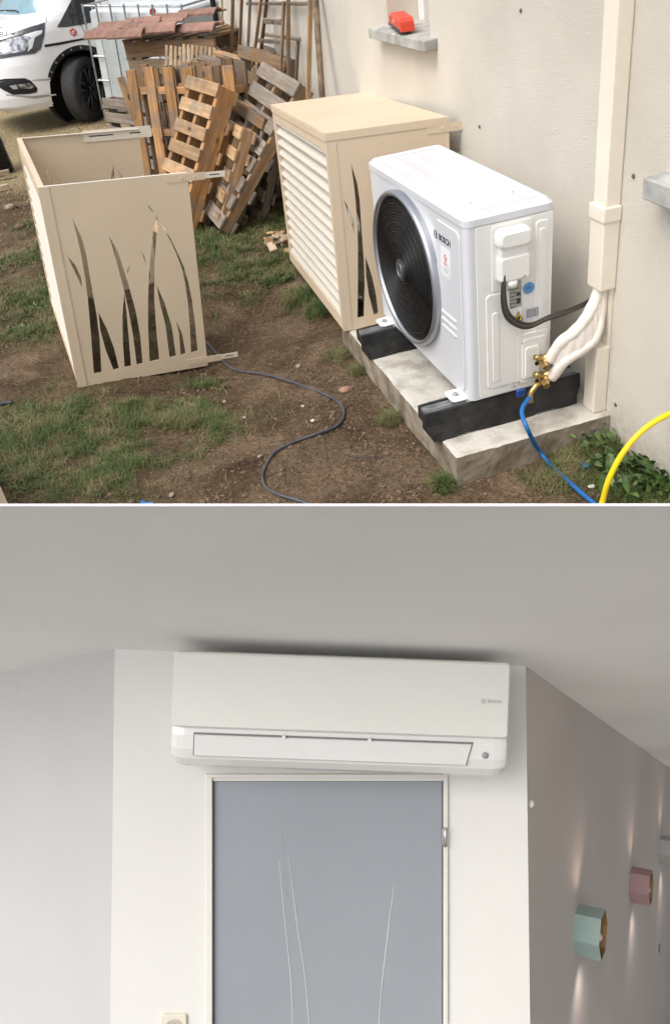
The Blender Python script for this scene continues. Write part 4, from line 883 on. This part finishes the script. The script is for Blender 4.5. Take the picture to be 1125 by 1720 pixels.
for k in range(9): a = math.radians(36 + 15 * k); ob('trim_clip', lathe([(0, .006), (.011, .006), (.012, 0)], 8), zinc, trim, M=frame((.43 * math.cos(a), .021, .43 * math.sin(a)), (-1, 0, 0), (0, 0, 1)))
# wheel steered outwards
wh = ob('wheel', lathe([(.335, -.075), (.336, -.03), (.336, .03), (.335, .075), (.322, .098), (.27, .104), (.235, .098), (.225, .07), (.0, .05)], 64), mat('tyre', (.035, .035, .036), .75, noise_amt=.2, bump=.0015, bump_scale=40), van, M=T_((0, .78, .335)) @ Matrix.Rotation(math.radians(40), 4, 'Z') @ Matrix.Rotation(-math.pi / 2, 4, 'X'), smooth=True)
bm = bmesh.new()
for k in range(60):
    a = 2 * math.pi * k / 60
    for s in (-1, 1):
        pts = [Vector((.337 * math.cos(a + q * .05), .337 * math.sin(a + q * .05), s * (.012 + .022 * q))) for q in range(4)]; tube(pts, .0035, 4, bm)
ob('tyre_tread', bm, mat('tread', (.05, .05, .05), .8), wh)
rim = ob('rim', lathe([(.228, .085), (.232, .106), (.222, .104), (.214, .08)], 48), mat('rim_black', (.02, .02, .022), .25, spec=.6), wh, smooth=True)
for k in range(10):
    a = math.pi * 2 * k / 10 + (.1 if k % 2 else -.1); d = Vector((math.cos(a), math.sin(a), 0)); ob('spoke', tube([d * .03 + Vector((0, 0, .075)), d * .12 + Vector((0, 0, .088)), d * .222 + Vector((0, 0, .09))], .014, 6), MATS['rim_black'], rim, smooth=True)
ob('hub_cap', lathe([(0, .095), (.032, .093), (.04, .075)], 20), MATS['rim_black'], rim, smooth=True)
# features projected square onto the shell, surveyed on it
bpy.context.view_layer.update()
vb = bmesh.new(); vb.from_mesh(body.data); vb.transform(body.matrix_world); tree = BVHTree.FromBMesh(vb); vb.free()
def hit(u, v, off=.004):
    d = sight(u, v).normalized(); loc, n, i, dist = tree.ray_cast(EYE, d)
    if loc is None: loc = EYE + d * 11.0; n = -d
    if n.dot(d) > 0: n = -n
    return loc + n * off
def patch(name, poly, m, off=.005, parent=None, sub=3):
    bm = bmesh.new(); c = Vector((sum(p[0] for p in poly) / len(poly), sum(p[1] for p in poly) / len(poly))); rings = []
    P = []
    for i in range(len(poly)):
        a, b = Vector(poly[i]), Vector(poly[(i + 1) % len(poly)])
        for k in range(3): P.append(a.lerp(b, k / 3))
    for t in (1., .98, .7, .4): rings.append([bm.verts.new(hit(*(c.lerp(p, t)), off if t < 1 else -.01)) for p in P])
    cc = bm.verts.new(hit(*c, off)); n = len(P)
    for A, B in zip(rings, rings[1:]):
        for k in range(n): bm.faces.new((A[k], A[(k + 1) % n], B[(k + 1) % n], B[k]))
    for k in range(n): bm.faces.new((rings[-1][k], rings[-1][(k + 1) % n], cc))
    bmesh.ops.recalc_face_normals(bm, faces=bm.faces[:])
    o = ob(name, bm, m, van, smooth=False); o.matrix_local = van.matrix_world.inverted(); 
    if parent: M0 = o.matrix_local.copy(); o.parent = parent; o.matrix_local = parent.matrix_local.inverted() @ M0
    return o
glass_d = mat('dark_glass', (.015, .02, .025), .06, spec=.8); lampm = mat('headlamp_chrome', (.62, .64, .66), .15, metal=.7, noise_amt=.35, noise_scale=22); lens = mat('headlamp_dark', (.05, .055, .06), .12, spec=.8)
hl = patch('headlight', [(-12, 64), (20, 55), (50, 45), (77, 37), (76, 58), (70, 82), (60, 90), (30, 94), (0, 99), (-12, 100)], lens, .006)
patch('headlight_reflector', [(-10, 75), (15, 65), (42, 58), (54, 60), (50, 75), (42, 86), (10, 91), (-10, 92)], lampm, .010, hl)
patch('headlight_strip', [(40, 58), (60, 52), (72, 50), (71, 56), (60, 60), (55, 80), (47, 87), (50, 72), (53, 61)], mat('lamp_strip', (.7, .72, .74), .2), .013, hl); patch('projector_lens', [(3, 79), (12, 75), (20, 78), (19, 86), (8, 89), (2, 86)], sticker_w, .013, hl)
fl = patch('fog_lamp_bezel', [(-10, 135), (10, 132), (42, 131), (52, 135), (64, 148), (63, 155), (50, 158), (22, 159), (8, 152), (-10, 141)], black_plastic, .006); patch('fog_lamp', [(30, 142), (50, 139), (58, 145), (54, 149), (36, 149)], lampm, .011, fl); patch('vent', [(17, 144), (28, 142), (32, 149), (24, 150)], grey_ink, .011, fl)
bm = tube([van.matrix_world.inverted() @ hit(u, v, .015) for u, v in ((1, 20), (14, 20), (26, 20), (33, 19))], .009, 6); ob('wiper', bm, black_plastic, van)
patch('side_window', [(118, 4), (96, 46), (110, 46), (146, 40), (160, 36), (160, -4), (122, -4)], glass_d, .005)
patch('window_post', [(126, -4), (129, -4), (137, 42), (134, 43)], black_plastic, .009)
patch('side_strip', [(75, 75), (100, 71), (150, 62), (150, 65), (100, 75.5), (75, 79.5)], black_plastic, .005)
patch('door_seam', [(136, 42), (138, 42), (150, 70), (157, 92), (155, 92), (148, 70)], grey_ink, .003)
patch('bumper_seam', [(55, 134), (85, 131.5), (105, 138), (105, 139), (85, 132.8), (55, 135.2)], grey_ink, .003)
patch('bonnet_seam', [(77, 22), (78.5, 22), (79, 38), (77.5, 38)], grey_ink, .003)
patch('bumper_crease', [(10, 158), (60, 164), (95, 158), (96, 159.5), (60, 166), (10, 160)], grey_ink, .003)
lg = patch('logo', [(123, 47), (129, 51), (130, 57), (125, 62), (119, 57), (117, 51)], red_ink, .004); patch('logo_mark', [(122, 51), (126, 51), (127, 56), (123, 58), (120, 55)], sticker_w, .006, lg); patch('logo_core', [(122.5, 53), (126, 52.5), (125.5, 56), (123, 56)], red_ink, .008, lg)
patch('logo', [(-4, 46), (3, 47), (5, 51), (1, 55), (-4, 54)], red_ink, .004)
p, q, r_ = hit(10, 55.5, .006), hit(18, 53.5, .006), hit(10, 51.5, .006); M = frame(p, q - p, r_ - p); text('lettering', '.ELEC', .085, ink, van, van.matrix_world.inverted() @ M, .001)

# black dimpled drainage membrane roll and boards at the left edge
mem = thing('membrane_roll', 'black dimpled drainage membrane standing at the left edge', 'membrane', T_((0, 0, 0)))
c0 = onz(17, 288, 0); ob('membrane_sheet', tube([Vector((c0.x - .12, c0.y, 0)), Vector((c0.x - .19, c0.y + .02, .8))], .16, 20), mat('membrane', (.015, .015, .016), .5, bump=.01, bump_scale=45), mem, smooth=True)
bm = bmesh.new(); rnd = random.Random(9)
for i in range(34):
    for k in range(26):
        a = math.pi * 2 * (k + .5 * (i % 2)) / 52 - math.pi * .75; z = .02 + i * .0225; cxx = c0.x - .12 - .0875 * z; t = Vector((cxx + .16 * math.cos(a), c0.y + .025 * z + .16 * math.sin(a), z))
        d = Vector((math.cos(a), math.sin(a), 0)); bmesh.ops.create_cone(bm, cap_ends=True, segments=5, radius1=.007, radius2=.004, depth=.01, matrix=T_(t + d * .004) @ d.to_track_quat('Z', 'Y').to_matrix().to_4x4())
ob('dimples', bm, mat('membrane_dimple', (.03, .03, .032), .4), mem, kind='stuff')
for u, v, lb, w in ((10, 287, 'upper pale board end at the left edge', .035), (8, 312, 'lower pale board end at the left edge', .04)):
    p = onz(u, v, .08 if v < 300 else .04); ob('board_end', boxbm((-.45, -.02, -w), (.03, .03, w * .2), .002), WOODS[('pale', 0)], M=T_(p), label=lb, cat='board', group='pale boards at the left edge')
p = onz(-40, 240, 0); ob('soil_heap', rock(.42, 4, .55, 4), mat('heap_soil', (.11, .075, .05), .95, bump=.02, bump_scale=20), M=T_((p.x - .2, p.y - .3, .0)), label='heap of brown earth behind the boards at the left edge', cat='soil heap', smooth=True)

# ================================================================== weeds by the wall
leafm = [mat('weed_leaf', (.075, .14, .035), .5, noise_amt=.3, noise_scale=25), mat('weed_leaf_light', (.13, .20, .06), .5, noise_amt=.25, noise_scale=25), mat('weed_leaf_grey', (.20, .25, .17), .6, noise_amt=.2, noise_scale=25)]
def leaf(L, w, fold=.2, bend=.3, seg=5):
    bm = bmesh.new(); rows = []
    for i in range(seg + 1):
        t = i / seg; ww = w * math.sin(math.pi * min(1, t * .93 + .05)) ** .8; z = L * bend * math.sin(t * 2.2) * .5; x = L * t
        rows.append([bm.verts.new((x, -ww, z + ww * fold)), bm.verts.new((x, 0, z)), bm.verts.new((x, ww, z + ww * fold))])
    for A, B in zip(rows, rows[1:]):
        for k in range(2): bm.faces.new((A[k], A[k + 1], B[k + 1], B[k]))
    me = bpy.data.meshes.new('leaf'); bm.to_mesh(me); bm.free()
    for p in me.polygons: p.use_smooth = True
    return me
LEAF = [leaf(.05, .009), leaf(.075, .013, .25, .5), leaf(.035, .010), leaf(.028, .006)]
for m_, k in ((LEAF[0], 0), (LEAF[1], 0), (LEAF[2], 1), (LEAF[3], 2)): m_.materials.append(leafm[k])
rnd = random.Random(21)
WE = [(1000, 765, 14, 'leafy weed tuft at the corner of slab and wall', [0, 2]), (1035, 790, 16, 'dense green weed in front of the wall behind the yellow hose', [0, 2, 2]), (1065, 800, 18, 'bushy weed right of the yellow hose', [0, 2, 0]), (1085, 760, 8, 'weed with one tall upright leaf against the wall', [1, 0]), (1110, 830, 16, 'broad leaved weed at the lower right corner', [1, 0]), (1040, 835, 14, 'broad pale leaved weed by the foot of the yellow hose', [1, 2]),
      (1022, 728, 12, 'pale grey leaved weed climbing at the slab end', [3, 3, 2]), (985, 742, 10, 'small weed growing along the slab side', [2, 0]), (745, 812, 14, 'small bright weed at the near corner of the slab', [2, 2, 3]), (655, 702, 6, 'tiny yellow green sprout left of the slab', [3]), (1005, 800, 10, 'low weed between the two hoses', [2, 0]), (1120, 790, 12, 'dark weed against the wall at the right edge', [0, 2]), (480, 470, 12, 'long bladed grass tuft under the louvred cover', [0, 1]), (500, 495, 12, 'grass tuft beside the bottom edge of the louvred cover', [0, 0]), (30, 555, 12, 'low leafy clover patch at the left edge', [2, 2]), (60, 520, 12, 'clover patch left of the screen', [2])]
for u, v, n, lb, kinds in WE:
    p = onz(u, v); 
    if p.x > WX - .02: p = onx(u, v, WX - .03); p.z = 0; 
    p = Vector((min(p.x, WX - .03), p.y, 0)); p.z = hgt(p.x, p.y)
    w = thing('weed', lb, 'plant', T_(p), group='weeds and tufts on the soil'); small = (u < 800); sp = .03 if not small else .025
    bs = bmesh.new(); LS = []
    for k in range(n * 2):
        a = rnd.uniform(0, 6.28); r0 = abs(rnd.gauss(0, sp)); b0 = Vector((r0 * math.cos(a), r0 * math.sin(a), 0)); hh = rnd.uniform(.01, .06) * (.35 if small else 1)
        b0.x = min(b0.x, WX - .02 - p.x); tip = b0 + Vector((rnd.gauss(0, .015), rnd.gauss(0, .015), hh)); tip.x = min(tip.x, WX - .015 - p.x); tube([Vector((0, 0, 0)), b0 * .6, b0, tip], .0009, 4, bs)
        sc = rnd.uniform(.6, 1.15) * (.55 if small else 1); az = rnd.uniform(0, 6.28)
        if p.x > WX - .1: az = rnd.uniform(1.6, 4.7)
        LS.append(T_(tip) @ Euler((rnd.uniform(-.4, .4), -rnd.uniform(-.2, 1.1), az)).to_matrix().to_4x4() @ Matrix.Scale(sc, 4))
    ob('stem', bs, leafm[1], w)
    for M in LS: ob('leaf', LEAF[rnd.choice(kinds)], None, w, M=M)

# ================================================================== INDOORS: a room with a sloping ceiling
# room frame: x to the right along the door wall, y into the wall, z up the wall; its origin is at eye level
RM = Matrix(((cx[0], cz[0], -cy[0], EYE[0]), (cx[1], cz[1], -cy[1], EYE[1]), (cx[2], cz[2], -cy[2], EYE[2]), (0, 0, 0, 1)))
DW = 2.19; K = DW / F
def Wl(u, v, y=DW): return ((u - 562.5) / F * y, y, -(v - 860) / F * y)
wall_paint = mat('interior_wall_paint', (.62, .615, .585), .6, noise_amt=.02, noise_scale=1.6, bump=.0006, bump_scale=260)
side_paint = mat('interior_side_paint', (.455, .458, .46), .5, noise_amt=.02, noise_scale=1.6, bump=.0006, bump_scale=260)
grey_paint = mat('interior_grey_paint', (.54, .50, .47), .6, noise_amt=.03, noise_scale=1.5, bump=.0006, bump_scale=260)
ceil_paint = mat('ceiling_paint', (.76, .755, .735), .75, noise_amt=.025, noise_scale=1.3, bump=.0006, bump_scale=260)
def rthing(name, lb, cat, M=None): return thing(name, lb, cat, RM @ (M if M is not None else Matrix()))
def quadprism(name, pts, th, m, lb=None, cat=None, parent=None, nrm=None):      # polygon given in room coordinates, thickened along its back
    P = [Vector(p) for p in pts]; n = (P[1] - P[0]).cross(P[2] - P[0]).normalized(); n = n if nrm is None or n.dot(Vector(nrm)) > 0 else -n
    bm = bmesh.new(); A = [bm.verts.new(p) for p in P]; B = [bm.verts.new(p - n * th) for p in P]; k = len(P)
    bm.faces.new(A); bm.faces.new(B[::-1])
    for i in range(k): bm.faces.new((A[i], B[i], B[(i + 1) % k], A[(i + 1) % k]))
    bmesh.ops.recalc_face_normals(bm, faces=bm.faces[:])
    o = ob(name, bm, m, M=RM, kind='structure'); 
    if lb: o['label'] = lb; o['category'] = cat
    return o
def ceil_z(x, y): return .434 - .041 * x - .371 * y      # z of the ceiling underside
FL = -3.0
xl, xr = (193 - 562.5) * K, (882 - 562.5) * K; xlb, xrb = xl - .012, xr + .013
# door wall around the opening
ox0, ox1, oz1 = (352 - 562.5) * K, (749 - 562.5) * K, -(1305 - 860) * K
def top(x, y): return ceil_z(x, y) + .02
dwall = rthing('door_wall', 'white room wall around the grey door under the indoor unit', 'wall'); dwall['kind'] = 'structure'
def dq(name, pts):
    bm = bmesh.new(); A = [bm.verts.new((x, DW, z)) for x, z in pts]; B = [bm.verts.new((x, DW + .10, z)) for x, z in pts]; n = len(A)
    bm.faces.new(A); bm.faces.new(B[::-1])
    for i in range(n): bm.faces.new((A[i], B[i], B[(i + 1) % n], A[(i + 1) % n]))
    bmesh.ops.recalc_face_normals(bm, faces=bm.faces[:]); return ob(name, bm, wall_paint, dwall)
zl = -(1100 - 860) * K
bmx = [(xl, top(xl, DW)), (xr, top(xr, DW)), (xrb + .02, FL), (ox1, FL), (ox1, oz1), (ox0, oz1), (ox0, FL), (xlb - .02, FL)]
dq('wall_face', bmx[::-1])
# side walls
yA = 2.634; 
dirL = Vector((-1.043 - xl, yA - DW, 0)); L1 = Vector((xl, DW, 0)) + dirL * 5
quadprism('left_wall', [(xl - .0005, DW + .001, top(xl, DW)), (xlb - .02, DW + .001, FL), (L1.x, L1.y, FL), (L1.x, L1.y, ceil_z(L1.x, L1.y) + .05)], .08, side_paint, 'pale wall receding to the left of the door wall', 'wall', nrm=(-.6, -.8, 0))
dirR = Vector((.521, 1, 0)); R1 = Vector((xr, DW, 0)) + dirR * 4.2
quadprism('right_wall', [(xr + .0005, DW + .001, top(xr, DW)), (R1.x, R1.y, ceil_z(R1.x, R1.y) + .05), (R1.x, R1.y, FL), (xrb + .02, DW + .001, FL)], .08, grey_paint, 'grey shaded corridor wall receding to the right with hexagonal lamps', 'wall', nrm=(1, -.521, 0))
quadprism('corridor_end_wall', [(R1.x - .3, R1.y, 0), (R1.x + 2.5, R1.y - .6, 0), (R1.x + 2.5, R1.y - .6, FL), (R1.x - .3, R1.y, FL)], .08, grey_paint, 'far end wall of the corridor', 'wall', nrm=(0, -1, 0))
# ceiling: its near edge is the white strip between the two halves of the place
def y_edge(x): return None
def cpt(x, y): return (x, y, ceil_z(x, y))
near = []
for x_over_y in (-1.3, 1.3):
    # sight line along the ceiling edge: z = -s*y
    s = (850.7 - 860) / F * -1; y = .434 / (s + .371 + .041 * x_over_y); near.append((x_over_y * y, y))
bm = bmesh.new(); th = .0034
a, b = near; pts = [(a[0], a[1]), (b[0], b[1]), (5.5, 7.4), (-5, 7.0)]
A = [bm.verts.new(cpt(*p)) for p in pts]; B = [bm.verts.new((p[0], p[1], ceil_z(*p) + th)) for p in pts]
bm.faces.new(A); bm.faces.new(B[::-1])
for i in range(4): bm.faces.new((A[i], B[i], B[(i + 1) % 4], A[(i + 1) % 4]))
bmesh.ops.recalc_face_normals(bm, faces=bm.faces[:])
ob('ceiling', bm, ceil_paint, M=RM, kind='structure')
ed = Vector((b[0] - a[0], b[1] - a[1], 0)); bm = tube([Vector((a[0], a[1] - .003, ceil_z(*a) + .0018)), Vector((b[0], b[1] - .003, ceil_z(*b) + .0018))], .0021, 8)
ob('ceiling_edge_strip', bm, mat('strip_white', (.85, .85, .85), .5), M=RM, label='thin white strip along the near edge of the ceiling', cat='trim strip')
quadprism('room_floor', [(-5, -.2, FL), (6, -.2, FL), (6, 8, FL), (-5, 8, FL)], .05, mat('room_floor_tiles', (.50, .46, .40), .4, noise_amt=.05), nrm=(0, 0, 1))
# door
door = rthing('interior_door', 'grey blue interior door with engraved curved lines under the indoor unit', 'door')
doorm = mat('door_grey_blue', (.25, .272, .295), .24, noise_amt=.02, noise_scale=2, spec=.4); framem = mat('door_frame_cream', (.62, .61, .565), .45, noise_amt=.02)
dx0, dx1, dz1 = (358.5 - 562.5) * K, (743 - 562.5) * K, -(1313 - 860) * K
box('door_leaf', (dx0, DW + .006, FL + .01), (dx1, DW + .046, dz1), doorm, door, .002)
for a_, b_ in (((ox0 - .009, DW - .008, FL), (dx0 - .002, DW + .05, oz1)), ((dx1 + .002, DW - .008, FL), (ox1 + .004, DW + .05, oz1)), ((ox0 - .009, DW - .008, oz1 - .0005), (ox1 + .004, DW + .05, oz1 + .009))): box('door_frame', a_, b_, framem, door, .0015)
box('door_frame', (dx0 - .002, DW - .002, dz1 + .002), (dx1 + .002, DW + .05, oz1 - .001), framem, door, .001)
hg = Wl(746.5, 1403); ob('hinge', tube([(hg[0], DW - .013, hg[2] - .024), (hg[0], DW - .013, hg[2] + .024)], .0045, 10), zinc, door, smooth=True); box('hinge_leaf', (hg[0] - .008, DW - .0105, hg[2] - .021), (hg[0] + .004, DW - .0085, hg[2] + .021), zinc, door)
for k, pl in enumerate([[(472, 1362), (473, 1395), (476, 1430), (478, 1470), (483, 1510)], [(469, 1445), (474, 1500), (481, 1570), (489, 1650), (492, 1730)], [(484, 1440), (491, 1490), (500, 1560), (512, 1640), (520, 1730)], [(661.5, 1491), (656, 1530), (649, 1590), (641, 1660), (636, 1730)]]):
    P = catmull([Vector((Wl(u, v)[0] * (DW + .006) / DW, DW + .0058, Wl(u, v)[2])) for u, v in pl], 6)
    if k == 0: ob('engraved_line', tube(P, .0006, 5), mat('line_faint', (.29, .32, .36), .4), door); continue
    ob('engraved_line', tube(P, lambda t: .0005 + .0010 * min(1, t * 2 + .2), 6), mat('line_white', (.46, .49, .52), .4), door)
# indoor unit
IY = DW - .2; kI = IY / F; uc = 575
IUM = T_(((uc - 562.5) * kI, DW, -(1104 - 860) * kI)) @ Matrix.Rotation(.036, 4, 'Y')
iu = rthing('indoor_unit', 'white wall mounted indoor air conditioner above the grey door', 'air conditioner', IUM)
iuw = mat('indoor_unit_white', (.66, .66, .635), .22, noise_amt=.008, noise_scale=2, coat=.3); iup = mat('indoor_panel_white', (.645, .645, .60), .42, noise_amt=.008, noise_scale=2)
HW = 283 * kI
def profile_body(prof, hw, name, m, r=.012, sm=True):
    bm = bmesh.new(); rings = []
    for x, s in ((-hw, .88), (-hw + r * .15, .93), (-hw + r * .5, .975), (-hw + r, 1), (hw - r, 1), (hw - r * .5, .975), (hw - r * .15, .93), (hw, .88)):
        c = Vector((sum(p[0] for p in prof) / len(prof), sum(p[1] for p in prof) / len(prof)))
        rings.append([bm.verts.new((x, -max(0, (c.x + (p[0] - c.x) * s) if p[0] > .001 else 0), c.y + (p[1] - c.y) * s)) for p in prof])
    n = len(prof)
    for A, B in zip(rings, rings[1:]):
        for k in range(n): bm.faces.new((A[k], A[(k + 1) % n], B[(k + 1) % n], B[k]))
    bm.faces.new(rings[0][::-1]); bm.faces.new(rings[-1]); bmesh.ops.recalc_face_normals(bm, faces=bm.faces[:])
    return ob(name, bm, m, iu)
prof = [(0, -.050), (.10, -.028), (.175, -.010), (.178, -.172), (.183, -.182), (.188, -.200), (.188, -.232), (.180, -.256), (.158, -.277), (.12, -.293), (.06, -.308), (.0, -.318)]
profile_body(prof, HW + .002, 'unit_body', iuw, .03)
FRM = frame((0, -.178, 0), (1, 0, 0), (0, 0, 1))
ob('front_panel', plate(rrect(-HW, HW, -.178, -.001, .010, 5), .022, .004), iup, iu, M=FRM)
vz0, vz1 = -.246, -.196
vx0, vx1 = (331 - 575) * kI, (799 - 575) * kI
sh = frame((0, -.1883, 0), (1, 0, 0), (0, 0, 1))
ob('gap_shade_plate', plate([(vx0 - .003, vz0 - .001), (vx1 - .012, vz0 - .001), (vx1 + .003, vz1 + .004), (vx0 - .003, vz1 + .004)], .0008), mat('gap_shade', (.17, .17, .17), .7), iu, M=sh)  # dark plate on the body, the slot's shade painted as its colour
vn = ob('air_vane', plate([(vx0, vz0), (vx1 - .014, vz0), (vx1 - .001, vz1), (vx0, vz1)], .006, .002), mat('vane_white', (.62, .62, .60), .18, noise_amt=.005, coat=.5), iu, M=sh)
for x in (-.131, .071): ob('vane_clip', plate(rrect(x - .004, x + .004, vz1 - .003, vz1 + .006, .001, 2), .009), iuw, vn)
ob('sensor', lathe([(0, .004), (.006, .004), (.008, .001), (.008, 0)], 18), mat('sensor_grey', (.25, .26, .27), .3), iu, M=frame(((822 - 575) * kI, -.188, -.222), (1, 0, 0), (0, 0, 1)), smooth=True)
lx = (826 - 575) * kI; tI = frame((lx + .010, -.2005, -.0915), (1, 0, 0), (0, 0, 1)); text('lettering', 'BOSCH', .0105, grey_ink, iu, tI, .0003, bold=.0002); emblem(iu, frame((lx - .0165, -.2003, -.0915), (1, 0, 0), (0, 0, 1)), .0055, grey_ink)
# socket at the lower left of the door
sk = rthing('wall_socket', 'white wall socket left of the door at the bottom edge', 'socket', T_((Wl(293, 1723)[0], DW, Wl(293, 1723)[2])))
SF = frame((0, 0, 0), (1, 0, 0), (0, 0, 1)); ob('socket_plate', plate(rrect(-.033, .033, -.033, .033, .005, 3), .008, .002), mat('socket_ivory', (.60, .565, .47), .35), sk, M=SF)
ob('socket_ring', lathe([(.020, .0085), (.0215, .012), (.023, .0085)], 28), mat('socket_ivory2', (.50, .47, .39), .35), sk, M=SF, smooth=True); ob('socket_well', lathe([(0, .0088), (.019, .0088)], 24), mat('socket_well', (.42, .40, .34), .4), sk, M=SF)
for x in (-.0095, .0095): ob('socket_hole', lathe([(0, .0095), (.0028, .0095), (.0028, .0088)], 10), dark, sk, M=SF @ T_((x, 0, 0)))
ob('earth_pin', lathe([(0, .014), (.0025, .014), (.003, .009)], 10), zinc, sk, M=SF @ T_((0, .010, 0)))
# corridor wall fittings; local frame of the wall: x along it, y up, z out of it
rn = Vector((1, -.521, 0)).normalized(); rd = dirR.normalized()
def on_right(u, v):        # room point where a sight line meets the corridor wall
    d = Vector(((u - 562.5) / F, 1, -(v - 860) / F)); p0 = Vector((xr, DW, 0)); t = p0.dot(rn) / d.dot(rn); return d * t
def hexlamp(u, v, s, col, lb, watt=.5):
    s *= .80
    p = on_right(u, v); M = frame(p, rd * -1, (0, 0, 1)); M = frame(p, (rn.cross(Vector((0, 0, 1)))) * -1, (0, 0, 1))
    if M.col[2].to_3d().dot(rn) < 0: M = frame(p, rn.cross(Vector((0, 0, 1))), (0, 0, 1))
    t = rthing('hexagonal_lamp', lb, 'lamp', M); t['group'] = 'hexagonal wall lamps in the corridor'
    R_ = s / math.sqrt(3); dp = s * .66
    bm = bmesh.new(); r = []
    for z, rr in ((0, R_), (dp, R_), (dp, R_ * .93), (.006, R_ * .93)): r.append([bm.verts.new((rr * math.cos(math.pi / 3 * k), rr * math.sin(math.pi / 3 * k), z)) for k in range(6)])
    for q, (A, B) in enumerate(zip(r, r[1:])):
        for k in range(6): bm.faces.new((A[k], A[(k + 1) % 6], B[(k + 1) % 6], B[k])).material_index = 0 if q < 1 else 1
    bm.faces.new(r[3]).material_index = 1; bmesh.ops.recalc_face_normals(bm, faces=bm.faces[:])
    me = bpy.data.meshes.new('lamp_shade'); bm.to_mesh(me); bm.free(); me.materials.append(mat('lamp_' + lb.split()[0], col, .6)); me.materials.append(mat('lamp_wood_inside', (.27, .16, .06), .5, noise_amt=.2, noise_scale=20)); ob('lamp_shade', me, None, t)
    for sgn in (1, -1):       # the lamp washes the wall above and below it
        l = bpy.data.lights.new('lamp_light', 'SPOT'); l.energy = watt * (1 if sgn > 0 else 1.8); l.color = (1, .72, .58) if sgn > 0 else (1, .86, .78); l.spot_size = math.radians(115); l.spot_blend = 1; l.shadow_soft_size = .03
        lo = bpy.data.objects.new('lamp_light', l); COL.objects.link(lo); lo.parent = t; lo.matrix_local = T_((0, sgn * (R_ + .03), .085)) @ Vector((0, -sgn, .25)).to_track_quat('Z', 'Y').to_matrix().to_4x4()
    ob('bulb', lathe([(.0, .075), (.014, .068), (.021, .05), (.014, .03), (.010, .0)], 16), mat('bulb_glass', (.75, .70, .60), .2), t, M=T_((.0, -.01, .01)), smooth=True); ob('lamp_socket', lathe([(0, .03), (.013, .03), (.013, 0)], 12), mat('lamp_holder', (.5, .4, .25), .4), t); return t
hexlamp(966, 1560, .165, (.27, .37, .345), 'teal hexagonal wall lamp, nearest in the corridor'); hexlamp(1058, 1485, .165, (.36, .23, .23), 'mauve hexagonal wall lamp in the middle'); hexlamp(1108, 1426, .165, (.40, .40, .37), 'grey hexagonal wall lamp cut off by the right edge')
p = on_right(888.5, 1350); ob('wall_dot', lathe([(0, .012), (.008, .010), (.012, 0)], 16), mat('dot_white', (.8, .79, .76), .4), M=RM @ frame(p, rn.cross(Vector((0, 0, 1))) * (1 if frame(p, rn.cross(Vector((0, 0, 1))), (0, 0, 1)).col[2].to_3d().dot(rn) > 0 else -1), (0, 0, 1)), label='small white knob on the edge of the corridor wall', cat='knob', smooth=True)
p = on_right(1103, 1592); Mf = frame(p, rn.cross(Vector((0, 0, 1))), (0, 0, 1)); Mf = Mf if Mf.col[2].to_3d().dot(rn) > 0 else frame(p, rn.cross(Vector((0, 0, 1))) * -1, (0, 0, 1))
sw = rthing('light_switch', 'small grey switch plate on the corridor wall', 'switch', Mf); ob('switch_plate', plate(rrect(-.03, .03, -.03, .03, .004, 2), .008, .002), mat('switch_grey', (.5, .5, .5), .3), sw); box('switch_button', (-.018, -.018, .0082), (.018, .018, .013), mat('switch_dark', (.15, .15, .15), .4), sw)
